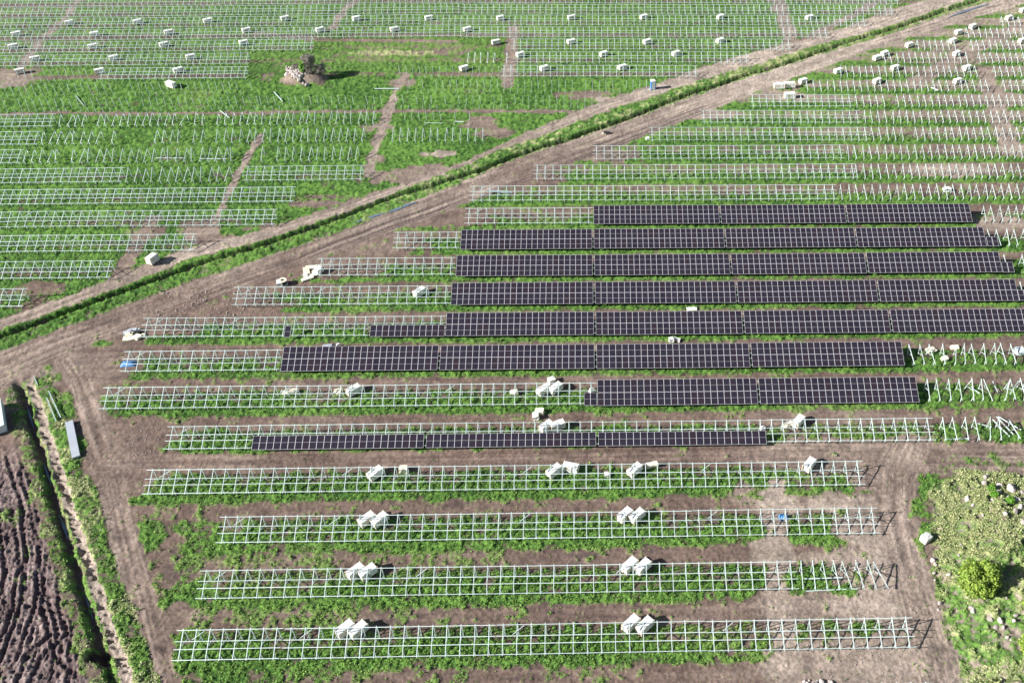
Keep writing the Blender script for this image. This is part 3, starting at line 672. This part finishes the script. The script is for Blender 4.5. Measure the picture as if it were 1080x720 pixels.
# blue and white portable toilet
def toilet():
    X, Y = at(688.5, 94, 0); r = empty('portable_toilet', (X, Y, 0), .2); m = MB(); m.box(0, 0, 1.1, 1.15, 1.15, 2.1); put('cabin', m.mesh('cabin', [M['blue']]), r)
    m = MB(); m.box(0, 0, 2.2, 1.2, 1.2, .1); m.box(0, 0, 2.3, .9, .9, .1); put('roof', m.mesh('roof', [M['wrap']]), r)
    m = MB(); m.box(0, -.59, 1.05, .8, .03, 1.9); put('door', m.mesh('door', [M['teal']]), r)
    tag(r, 'small blue portable toilet cabin by the upper dirt track', 'portable toilet')
toilet()
# skip container cut by the left edge of the picture
def container():
    (xa, ya), (xb, yb) = at(5, 457, .3), at(1, 429, .3); a = math.atan2(yb - ya, xb - xa); L = math.hypot(xa - xb, ya - yb); W = 2.4; H = 1.35
    X, Y = (xa + xb) / 2 - W / 2 * math.sin(a), (ya + yb) / 2 + W / 2 * math.cos(a) * 0 - 0; r = empty('skip_container', (X, Y, 0), a)
    m = MB(); m.box(0, -W / 2, H / 2 + .1, L, .08, H); m.box(0, W / 2, H / 2 + .1, L, .08, H); m.box(-L / 2 + .04, 0, H / 2 + .1, .08, W - .1, H - .02); m.box(L / 2 - .04, 0, H / 2 + .1, .08, W - .1, H - .02)
    put('side_wall', m.mesh('side_wall', [M['teal']]), r)
    m = MB(); m.box(0, 0, .6, L - .2, W - .1, .9); put('load', m.mesh('load', [M['wrap']]), r)
    m = MB()
    for i in range(9):
        for s_ in (-1, 1): m.box(-L / 2 + .3 + i * (L - .6) / 8, s_ * (W / 2 + .07), H / 2 + .1, .10, .08, H - .06)
    m.box(0, -W / 2 - .02, H + .12, L + .1, .16, .1); m.box(0, W / 2 + .02, H + .12, L + .1, .16, .1); put('rib', m.mesh('rib', [M['teal']]), r)
    tag(r, 'long pale skip container cut by the left edge beside the ditch', 'container')
container()
# long grey stack of cladding beside the road
def stack():
    (xa, ya), (xb, yb) = at(72.5, 443.5, .5), at(80, 481, .5); X, Y = (xa + xb) / 2, (ya + yb) / 2; L = math.hypot(xa - xb, ya - yb); a = math.atan2(ya - yb, xa - xb)
    r = empty('sheet_stack', (X, Y, 0), a)
    for i in range(3):
        m = MB(); m.box(random.uniform(-.05, .05), random.uniform(-.02, .02), .17 + i * .12, L, 1.05, .11); put('sheet', m.mesh('sheet', [M['sheet']]), r)
    for x in (-2.3, -.8, .8, 2.3):
        m = MB(); m.box(x, 0, .05, .12, 1.1, .12); put('bearer', m.mesh('bearer', [M['wood']]), r)
    tag(r, 'long grey flat stack of sheets on the verge beside the dirt road', 'stack')
stack()
def rail_thing(p, q, label, z=.08, w_=.09, name='steel_rail', cat='rail', m='steel', group=None):
    (xa, ya), (xb, yb) = at(*p), at(*q); X, Y = (xa + xb) / 2, (ya + yb) / 2; L = math.hypot(xa - xb, ya - yb); a = math.atan2(yb - ya, xb - xa)
    b = MB(); b.box(0, 0, .0, L, w_, .03); b.box(0, -w_ / 2 + .01, .03, L, .02, .04); b.box(0, w_ / 2 - .01, .03, L, .02, .04)
    o = put(name, b.mesh(name, [M[m]]), None, (X, Y, gz(X, Y) + z + .06), (0, 0, a)); tag(o, label, cat, group); return o
rail_thing((52, 414), (65, 442), 'pale steel rail in the verge grass, nearest the road above the grey stack', w_=.16)
rail_thing((50, 421), (60, 446), 'pale steel rail in the verge grass, farther from the road above the grey stack', w_=.14)
rail_thing((36, 398), (40, 407), 'short pale rail lying at the head of the left ditch', w_=.14)
rail_thing((163, 167.5), (197, 167.5), 'white rail on the grass, left one of two lying in line', w_=.22)
rail_thing((211, 168), (239, 168), 'white rail on the grass, right one of two lying in line', w_=.22)
rail_thing((395, 94.5), (421, 94.5), 'green-white rails lying flat beside the spur below the stone heap', w_=.4)
rail_thing((80, 102), (89, 113), 'long white rail lying askew in the upper left field', w_=.16)
rail_thing((232, 117), (242, 125), 'white rail lying askew right of the upper left field', w_=.16)
rail_thing((289, 98), (298, 108), 'white rail lying askew below the stone heap', w_=.2)
rail_thing((480, 129.5), (489, 130), 'short white rail at the bare patch above the dirt track', w_=.25)
rail_thing((448, 130.5), (467, 131), 'thin pale rail lying left of the bare patch', w_=.12)
rail_thing((982, 93), (989, 96), 'small white plank lying in the upper right rows', w_=.5, name='white_plank', cat='plank', m='debris')
rail_thing((1050, 441), (1068, 460), 'long rail, upper of two lying askew at the right end of the sixth row', w_=.14, z=.3)
rail_thing((1046, 444), (1064, 462), 'long rail, lower of two lying askew at the right end of the sixth row', w_=.14, z=.3)
rail_thing((1052, 441), (1076, 455), 'rail pointing to the right edge at the end of the sixth row', w_=.14, z=.35)
rail_thing((998, 464), (1022, 463), 'rail lying flat along the foot of the sixth row', w_=.14)
rail_thing((847, 614), (890, 612.5), 'rail lying along the foot of the loose frames in the third row', w_=.14, z=.7)
rail_thing((850, 623.5), (905, 621), 'thin rail on the ground below the loose frames in the third row', w_=.10)
rail_thing((1022, 410), (1032, 418), 'rail lying across the loose frames of the seventh row', w_=.14, z=.4)
rail_thing((1046, 404), (1052, 417), 'rail leaning among the weeds at the right of the seventh row', w_=.14, z=.4)
rail_thing((1073, 404), (1064, 418), 'rail leaning near the right edge in the seventh row', w_=.14, z=.4)
rail_thing((1030, 448), (1045, 452), 'short rail lying between leaning frames in the sixth row', w_=.14, z=.3)

# scrap piles, sacks, cardboard
def scrap(name, label, cat, pieces, mk='cream'):
    """pieces: photo x, y, size x, size y, size z, rotation, material"""
    X, Y = at(pieces[0][0], pieces[0][1]); r = empty(name, (X, Y, 0))
    for (x, y, sx, sy, sz, a, mm) in pieces:
        px, py = at(x, y, sz); m = MB(); m.box(0, 0, 0, sx, sy, sz); me = m.mesh('board', [M[mm]])
        bm = bmesh.new(); bm.from_mesh(me); bmesh.ops.subdivide_edges(bm, edges=bm.edges[:], cuts=2, use_grid_fill=True)
        for v in bm.verts: v.co += Vector((random.uniform(-.06, .06), random.uniform(-.06, .06), random.uniform(-.03, .05)))
        bm.to_mesh(me); bm.free()
        put('board' if sz < .3 else 'box', me, r, (px - X, py - Y, gz(px, py) + sz / 2 + .03), (random.uniform(-.12, .12), random.uniform(-.12, .12), math.radians(a)))
    tag(r, label, cat)
scrap('cardboard_pile', 'cream cardboard pile at the left end of the ninth row', 'cardboard', [(137, 356, 2.2, 1.2, .25, 10, 'cream'), (142, 354, 2.0, 1.2, .35, -20, 'cream'), (148, 354, 1.3, .8, .2, 30, 'cream'), (136, 352, 1.2, .9, .5, 15, 'cream')])
scrap('scrap_pile', 'dark and white scrap heap just above the cream cardboard', 'scrap', [(139, 347.5, 1.5, .8, .3, 10, 'sheet'), (144, 347, 1.0, .6, .25, -20, 'debris'), (134, 350, 1.2, .9, .4, 15, 'sheet'), (142, 350, 1.4, .7, .5, 35, 'dark')])
scrap('cardboard_ring', 'cream ring of cardboard sheets by the tan road', 'cardboard', [(323, 285, 1.0, 2.2, .3, 20, 'cream'), (328, 281, 2.0, .8, .3, 5, 'cream'), (334, 284, .9, 1.9, .3, -20, 'cream'), (329, 290, 2.2, .8, .3, 30, 'cream'), (324, 293.5, 2.1, .9, .2, 30, 'cream'), (322, 289, .8, .8, .5, 0, 'debris')])
scrap('white_box', 'white box beside the cream cardboard ring by the road', 'box', [(335.5, 283, 1.5, 1.0, 1.0, 60, 'wrap')])
def drum():
    X, Y = at(299, 300, 0); r = empty('cable_drum', (X, Y, .0), .5)
    bm = bmesh.new(); 
    for z, rr, h in ((.06, .75, .1), (.95, .75, .1)): bmesh.ops.create_cone(bm, cap_ends=True, segments=20, radius1=rr, radius2=rr, depth=h, matrix=Matrix.Translation((0, 0, z)))
    me = bpy.data.meshes.new('flange'); bm.to_mesh(me); bm.free(); me.materials.append(M['cream']); put('flange', me, r)
    bm = bmesh.new(); bmesh.ops.create_cone(bm, cap_ends=True, segments=20, radius1=.55, radius2=.55, depth=.78, matrix=Matrix.Translation((0, 0, .505))); me = bpy.data.meshes.new('cable'); bm.to_mesh(me); bm.free(); me.materials.append(M['dark']); put('cable', me, r)
    bm = bmesh.new(); bmesh.ops.create_cone(bm, cap_ends=True, segments=12, radius1=.3, radius2=.3, depth=.03, matrix=Matrix.Translation((0, 0, 1.017))); me = bpy.data.meshes.new('hub'); bm.to_mesh(me); bm.free(); me.materials.append(M['dark']); put('hub', me, r)
    tag(r, 'round cable drum on bare soil left of the cream cardboard ring', 'cable drum')
drum()
scrap('white_box', 'white open box joined to the drum by the tan road', 'box', [(294.5, 297, 1.0, 1.5, .7, 15, 'wrap')])
scrap('cardboard_scrap', 'cream cardboard scrap left in the seventh row from the front', 'cardboard', [(308, 412, 1.6, .9, .5, 20, 'cream'), (302, 414, 1.2, .7, .2, 30, 'cream'), (299, 412.5, .9, .5, .2, 0, 'debris')])
scrap('cream_box', 'small cream box left of the single crate in seventh row', 'box', [(356, 412, 1.1, .9, .6, 5, 'cream')])
scrap('cream_box', 'small cream box in the middle of the seventh row', 'box', [(542, 412, 1.2, .9, .7, 10, 'cream')])
scrap('white_sack', 'small white sack on the lane above the seventh row crates', 'sack', [(581.5, 399, 1.0, .9, .8, 30, 'wrap')])
scrap('cream_box', 'cream box on the lane below the seventh row crates', 'box', [(569, 432, 1.3, .9, .7, -10, 'cream'), (565, 437, .9, 1.2, .7, 10, 'wrap')])
scrap('white_board', 'flat square white board on the lane among the solar rows', 'board', [(729.5, 325.5, 1.7, 1.0, .1, 2, 'wrap')])
scrap('white_sack', 'white sacks lying against the front of the solar modules', 'sack', [(708, 357, .8, .8, .7, 10, 'wrap'), (714, 357.5, 1.1, .6, .4, -20, 'wrap')])
scrap('cream_box', 'cream box beside the upper rail left in the fifth row', 'box', [(425, 493, 1.1, 1.0, .8, 5, 'cream')])
scrap('cream_box', 'cream box touching the crate right of the middle in fifth row', 'box', [(688, 489, 1.6, .7, .6, 12, 'cream')])
scrap('white_sack', 'little white sack between two crates of the fifth row', 'sack', [(640, 499.5, .6, .6, .5, 10, 'wrap')])
scrap('cardboard_scrap', 'cream scrap left of the crate right of the half-filled tables', 'cardboard', [(832, 447, 1.5, .7, .4, 40, 'cream'), (828, 449, .8, .6, .2, 10, 'cream')])
scrap('white_sack', 'small white sack at the right end of the half-filled tables', 'sack', [(804.5, 450, .7, .6, .6, 10, 'wrap')])
scrap('white_sack', 'small white sack at the left end of the first full table', 'sack', [(624, 410.5, .7, .6, .8, 40, 'wrap')])
scrap('cardboard_scrap', 'large cream board among the loose frames right of the modules', 'cardboard', [(982, 369, 1.8, 1.1, .25, 25, 'cream')])
scrap('cream_box', 'cream box behind the loose frames right of the modules', 'box', [(1007, 365.5, 1.3, .8, .3, 0, 'cream')])
scrap('cream_box', 'cream box at the feet of the loose frames right of modules', 'box', [(996.5, 377, 1.0, .8, .5, 10, 'cream')])
scrap('white_box', 'white object cut by the right edge in the eighth row', 'box', [(1076, 369, 1.5, 1.4, .7, 10, 'teal')])
scrap('white_box', 'small white box at the foot of a far frame by the tan road', 'box', [(683, 145.5, .8, .6, .5, 10, 'wrap')])
scrap('dark_scrap', 'small dark scrap by the tan road below the ditch', 'scrap', [(640, 139.5, 1.4, .7, .4, 5, 'dark'), (637, 140.5, .8, .5, .3, 5, 'cream')])
scrap('white_box', 'white box with dark shadow in the row above the modules', 'box', [(999, 198.5, 1.4, .9, .7, 5, 'wrap')])
scrap('cardboard_scrap', 'grey sheets lying in the row above the leftmost upper modules', 'scrap', [(527, 202.5, 5.0, .9, .15, 2, 'sheet')])
scrap('cardboard_scrap', 'dark grey and white scrap behind the left solar table', 'scrap', [(345, 364.5, 1.5, .7, .5, 5, 'sheet'), (352, 363.5, 1.0, .6, .5, 15, 'dark'), (356, 362.5, .5, .4, .8, 15, 'wrap')])
def tarp(x, y, sx, sy, label):
    X, Y = at(x, y, .3); g = 14; V = []; Fq = []
    for j in range(g):
        for i in range(g):
            u, v = i / (g - 1) - .5, j / (g - 1) - .5; e = max(0, 1 - (abs(u) * 2) ** 4) * max(0, 1 - (abs(v) * 2) ** 4)
            V.append((u * sx + random.uniform(-.04, .04), v * sy + random.uniform(-.04, .04), .02 + e * (.45 + random.uniform(-.12, .12))))
    for j in range(g - 1):
        for i in range(g - 1): a = j * g + i; Fq.append((a, a + 1, a + 1 + g, a + g))
    o = put('blue_tarp', mesh_np('blue_tarp', V, Fq, [M['blue']]), None, (X, Y, .0), (0, 0, .05)); tag(o, label, 'tarp')
tarp(135, 382.5, 2.3, 1.3, 'bright blue tarp under the left end of the eighth row'); tarp(826.5, 544, 1.3, .9, 'blue tarp scrap under rails right in the fourth row')
# a few single modules leaning on bare tables
def lone_module(x, y, k, label):
    X, _ = at(x, y, 1.4); yy, z = sl(ML / 2, .075); o = put('loose_module', ME_M, None, (X, row_y(k) + yy, z), (T, 0, 0)); tag(o, label, 'solar module')
lone_module(302.5, 350, 7, 'single dark module lying on the bare rails of the ninth row')
lone_module(619.5, 421, 5, 'outer dark module left of the first full table in seventh row'); 
lone_module(626, 421, 5, 'inner dark module left of the first full table in seventh row')
for k, xs in ((8, (75, 76.1)), (9, (75, 76.1)), (10, (75.0, 76.1))):
    for i, X in enumerate(xs):
        yy, z = sl(ML / 2, .075); o = put('loose_module', ME_M, None, (X - .3, row_y(k) + yy, z), (T, 0, 0))
        tag(o, 'dark module low on the frames, %s of two ending the %s' % (('left', 'right')[i], rowname(k, S)), 'solar module')

# ------------------------------------------------------------------ water in ditches
def water(name, plist, wd, z):
    P = pts(plist); V = []; n = len(P)
    for i, (x, y) in enumerate(P):
        a = P[max(0, i - 1)]; b = P[min(n - 1, i + 1)]; dx, dy_ = b[0] - a[0], b[1] - a[1]; L = math.hypot(dx, dy_); nx_, ny_ = -dy_ / L, dx / L
        w_ = wd * (.15 if i in (0, n - 1) else random.uniform(.6, 1.2)) / 2; V += [(x + nx_ * w_, y + ny_ * w_, z), (x - nx_ * w_, y - ny_ * w_, z)]
    me = mesh_np(name, V, [(2 * i, 2 * i + 1, 2 * i + 3, 2 * i + 2) for i in range(n - 1)], [M['water']]); tag(put(name, me), kind='structure')
M['water'] = mat('ditch_water', (.14, .18, .24), .2, 0, .1, 1, .05)
water('puddle', [(372, 236), (380, 233), (392, 229), (405, 225), (416, 222), (428, 217), (441, 213)], .7, .10)
water('puddle', [(1000, 19), (1010, 15), (1022, 11), (1035, 7), (1044, 4)], .8, .10)
for seg in ([(27, 425), (30, 436), (34, 449)], [(44, 484), (48, 496), (52, 508)], [(61, 540), (66, 553), (70, 566)], [(87, 622), (92, 636), (96, 650)]): water('ditch_water', seg, .34, -.66)

# ------------------------------------------------------------------ rocks
def rock_mesh(seed):
    rr = random.Random(seed); bm = bmesh.new(); bmesh.ops.create_icosphere(bm, subdivisions=2, radius=.5)
    d = [Vector((rr.gauss(0, 1), rr.gauss(0, 1), rr.gauss(0, 1))).normalized() for _ in range(9)]; c = [rr.uniform(.30, .46) for _ in d]
    for v in bm.verts:
        for n, q in zip(d, c):
            t = v.co.dot(n)
            if t > q: v.co -= n * (t - q)
        v.co += Vector((rr.uniform(-.02, .02),) * 3)
    me = bpy.data.meshes.new('boulder'); bm.to_mesh(me); bm.free(); me.materials.append(M['rock']); return me
RMS = [rock_mesh(i) for i in range(6)]
def rock(X, Y, s, label, group, zz=None):
    o = put('boulder', random.choice(RMS), None, (X, Y, (gz(X, Y) if zz is None else zz) + s * .02), (random.uniform(0, 6), random.uniform(0, 6), random.uniform(0, 6))); o.scale = (s * random.uniform(.8, 1.3), s, s * random.uniform(.7, 1.1)); tag(o, label, 'rock', group)
MR = [(1041, 500, 1.3), (1039, 507, 1.0), (1055, 511, 1.3), (1066, 515, 1.9), (1072, 530, 1.7), (1052, 520, 1.0), (1058, 535, 1.0), (1049, 535, .9), (1021, 526, 1.1), (1026, 532, .8), (1069, 543, 1.2), (1075, 538, 1.2), (1058, 547, .9), (1036, 545, .6), (1078, 520, 1.1), (1046, 528, .8), (1062, 526, .9), (1079, 556, 1.4), (1015, 572, .6), (1012, 582, .5)]
MR.sort()
for i, (x, y, s) in enumerate(MR): X, Y = at(x, y, 1.2); rock(X, Y, s * .85, 'grey boulder near the top of the mound, %s from the left there' % ORD[i + 1], 'boulders near the top of the mound')
MR2 = [(985, 588, 1.1), (988, 592, .9), (986, 601, .9), (1001, 604, .8), (1017, 615, 1.0), (992, 633, .9), (991, 640, .6), (1012, 618, .6), (987, 609, .5), (1026, 644, 1.3), (1024, 640, .8), (1043, 656, 1.3), (1053, 659, 1.4), (1049, 664, 1.0), (1056, 666, .9), (1068, 655, 1.0), (1066, 661, .8), (1058, 637, .7), (1052, 672, .6), (1060, 676, .7), (1064, 679, .5)]
MR2.sort()
for i, (x, y, s) in enumerate(MR2): X, Y = at(x, y, .6); rock(X, Y, s * .72, 'grey boulder around the mound bushes, %s from the left there' % ORD[i + 1], 'boulders around the bushes')
# stone heap in the field
for i in range(120):
    x = 313 + max(-11, min(11, random.gauss(0, 6.0))); y = 78 + .25 * (x - 313) + max(-7, min(7, random.gauss(0, 4.2))) 
    X, Y = at(x, y, .8); rock(X, Y, random.uniform(.7, 1.45), 'grey boulder in the stone heap of the upper left field', 'boulders of the stone heap')
for i in range(14):
    X, Y = at(random.uniform(846, 882), random.uniform(716, 724), 0); rock(X, Y, random.uniform(.3, .8), 'pale stone in the small pile at the bottom edge', 'stones at the bottom edge')
def pebbles():
    me = RMS[0]; V0 = np.array([v.co[:] for v in me.vertices]); F0 = np.array([p.vertices[:] for p in me.polygons]); Vs = []; Fs = []
    spots = [(random.uniform(165, 262), random.uniform(306, 336), 1) for _ in range(90)] + [(random.gauss(900, 30), random.uniform(480, 715), .6) for _ in range(260)] + [(random.uniform(0, 20), random.uniform(400, 428), .6) for _ in range(40)] + [(random.gauss(150, 8), random.gauss(470, 18), .6) for _ in range(80)]
    for i, (x, y, f_) in enumerate(spots):
        X, Y = at(x, y); s_ = random.uniform(.10, .34) * f_; Vs.append(V0[:, [0, 1, 2] if i % 2 else [2, 0, 1]] * s_ + np.array([X, Y, gz(X, Y) + .02])); Fs.append(F0 + i * len(V0))
    tag(put('small_stones', mesh_np('small_stones', np.concatenate(Vs), np.concatenate(Fs), [M['rock']])), 'small stones and clods strewn over the bare soil', 'stones', kind='stuff')
pebbles()
# big white bag by the track
def bag():
    X, Y = at(976.5, 568, .3); bm = bmesh.new(); bmesh.ops.create_cube(bm, size=1.0); bmesh.ops.subdivide_edges(bm, edges=bm.edges[:], cuts=4, use_grid_fill=True)
    for v in bm.verts:
        v.co = v.co * .75 + v.co.normalized() * .22; v.co += Vector((random.uniform(-.03, .03), random.uniform(-.03, .03), random.uniform(-.03, .03)))
    me = bpy.data.meshes.new('white_bag'); bm.to_mesh(me); bm.free(); me.materials.append(M['wrap']); o = put('white_bag', me, None, (X, Y, .45), (0, .15, .6)); o.scale = (1.25, 1.0, 1.0); tag(o, 'bulging white bag at the edge of the track beside the mound', 'bag')
bag()

# ------------------------------------------------------------------ bushes
def bush(x, y, z, R, H, label, cat, mk='leaf', nleaf=8000, leaf=.17, name='green_bush', group=None, dens=.55, bare=False):
    X, Y = at(x, y, z); r = empty(name, (X, Y, gz(X, Y)))
    m = MB(); limbs = []
    for i in range(9):
        a = i * 2.4 + random.uniform(-.4, .4); rad = R * random.uniform(.35, .75); h = H * random.uniform(.45, .85); limbs.append((rad * math.cos(a), rad * math.sin(a), h))
        p = (0, 0, -.2)
        for s in range(1, 5):
            t = s / 4; q = (limbs[-1][0] * t ** 1.3 + random.uniform(-.06, .06), limbs[-1][1] * t ** 1.3 + random.uniform(-.06, .06), h * t)
            m.bar(p, q, .16 * (1 - t) + .03); p = q
    put('trunk', m.mesh('trunk', [M['bark' if not bare else 'twig']]), r)
    # leaf clumps around limb tips on an uneven dome
    nC = 40; cl = []
    for i in range(nC):
        a = random.uniform(0, 2 * PI); u = random.random() ** .5; ph = random.uniform(0.05, 1.0)
        rr = R * (.55 + .45 * random.random()) * math.sqrt(max(.05, 1 - (ph * 2 - .75) ** 2 * .45)); cl.append((rr * .8 * math.cos(a) * (1 - .35 * ph), rr * .8 * math.sin(a) * (1 - .35 * ph), H * (.15 + .72 * ph), R * random.uniform(.16, .34)))
    for _ in range(9): cl.append((random.gauss(0, R * .22), random.gauss(0, R * .22), H * random.uniform(.45, .86), R * random.uniform(.22, .36)))
    nC = len(cl); cl = np.array(cl); w_ = cl[:, 3] ** 2; w_ /= w_.sum(); c = cl[RNG.choice(nC, nleaf, p=w_)]
    d = RNG.normal(size=(nleaf, 3)); d /= np.linalg.norm(d, axis=1)[:, None]; rr = c[:, 3:4] * (RNG.random((nleaf, 1)) ** .33 * (1 - .1) + .1)
    P = c[:, :3] + d * rr * np.array([1, 1, .85]); nrm = d + RNG.normal(size=(nleaf, 3)) * .5 + np.array([0, 0, .3]); nrm /= np.linalg.norm(nrm, axis=1)[:, None]
    t1 = np.cross(nrm, RNG.normal(size=(nleaf, 3))); t1 /= np.linalg.norm(t1, axis=1)[:, None]; t2 = np.cross(nrm, t1); sz = leaf * RNG.uniform(.6, 1.3, (nleaf, 1))
    if bare: t2 = t2 * .12; t1 = t1 * 1.8
    V = np.stack([P - t1 * sz, P - t2 * sz * .6, P + t1 * sz, P + t2 * sz * .6], 1).reshape(-1, 3); V[:, 2] = np.maximum(V[:, 2], .05)
    put('crown', mesh_np('crown', V, np.arange(nleaf * 4).reshape(-1, 4), [M[mk]]), r); tag(r, label, cat, group)
bush(1027, 622, .4, 3.1, 4.8, 'round bright green bush, leftmost of those on the mound', 'bush')
bush(1083, 606, .4, 1.7, 3.0, 'bright green bush cut by the right edge beside the round bush shadow', 'bush', nleaf=3600)
bush(1082, 648, .4, 1.5, 2.2, 'low green bush at the right edge below the boulders and shadow', 'bush', nleaf=3000)
bush(1084, 690, .4, 2.0, 2.4, 'low green bush in the lower right corner', 'bush', nleaf=3600)
bush(322, 80, 1.0, 1.3, 3.4, 'green leafy bush growing on the stone heap', 'bush', 'leaf2', 2200, .28)
bush(328, 78, 1.0, 2.8, 4.6, 'bare brown twiggy shrub right of the green bush on the stone heap', 'shrub', 'twig', 4200, .30, 'bare_shrub', bare=True)
bush(313, 75, 1.0, 1.7, 3.0, 'small bare grey shrub left of the green bush on the stone heap', 'shrub', 'twig', 1400, .26, 'bare_shrub', bare=True)
bush(339, 82, .2, 1.8, 2.4, 'low bare brown shrub in the shade right of the stone heap', 'shrub', 'twig', 2000, .3, 'bare_shrub', bare=True)
for i, (x, y) in enumerate([(1046, 516), (1064, 532), (1048, 524)]):
    bush(x, y, 1.2, .8, .8, ('highest', 'lowest', 'middle')[i] + ' of the three tiny green bushes between the boulders on the mound', 'bush', 'leaf2', 700, .14, 'small_bush', 'tiny bushes on the mound top')
print('tables', len(TABLES), 'frames', len(frames), 'posts', len(posts), 'objects', len(bpy.data.objects))
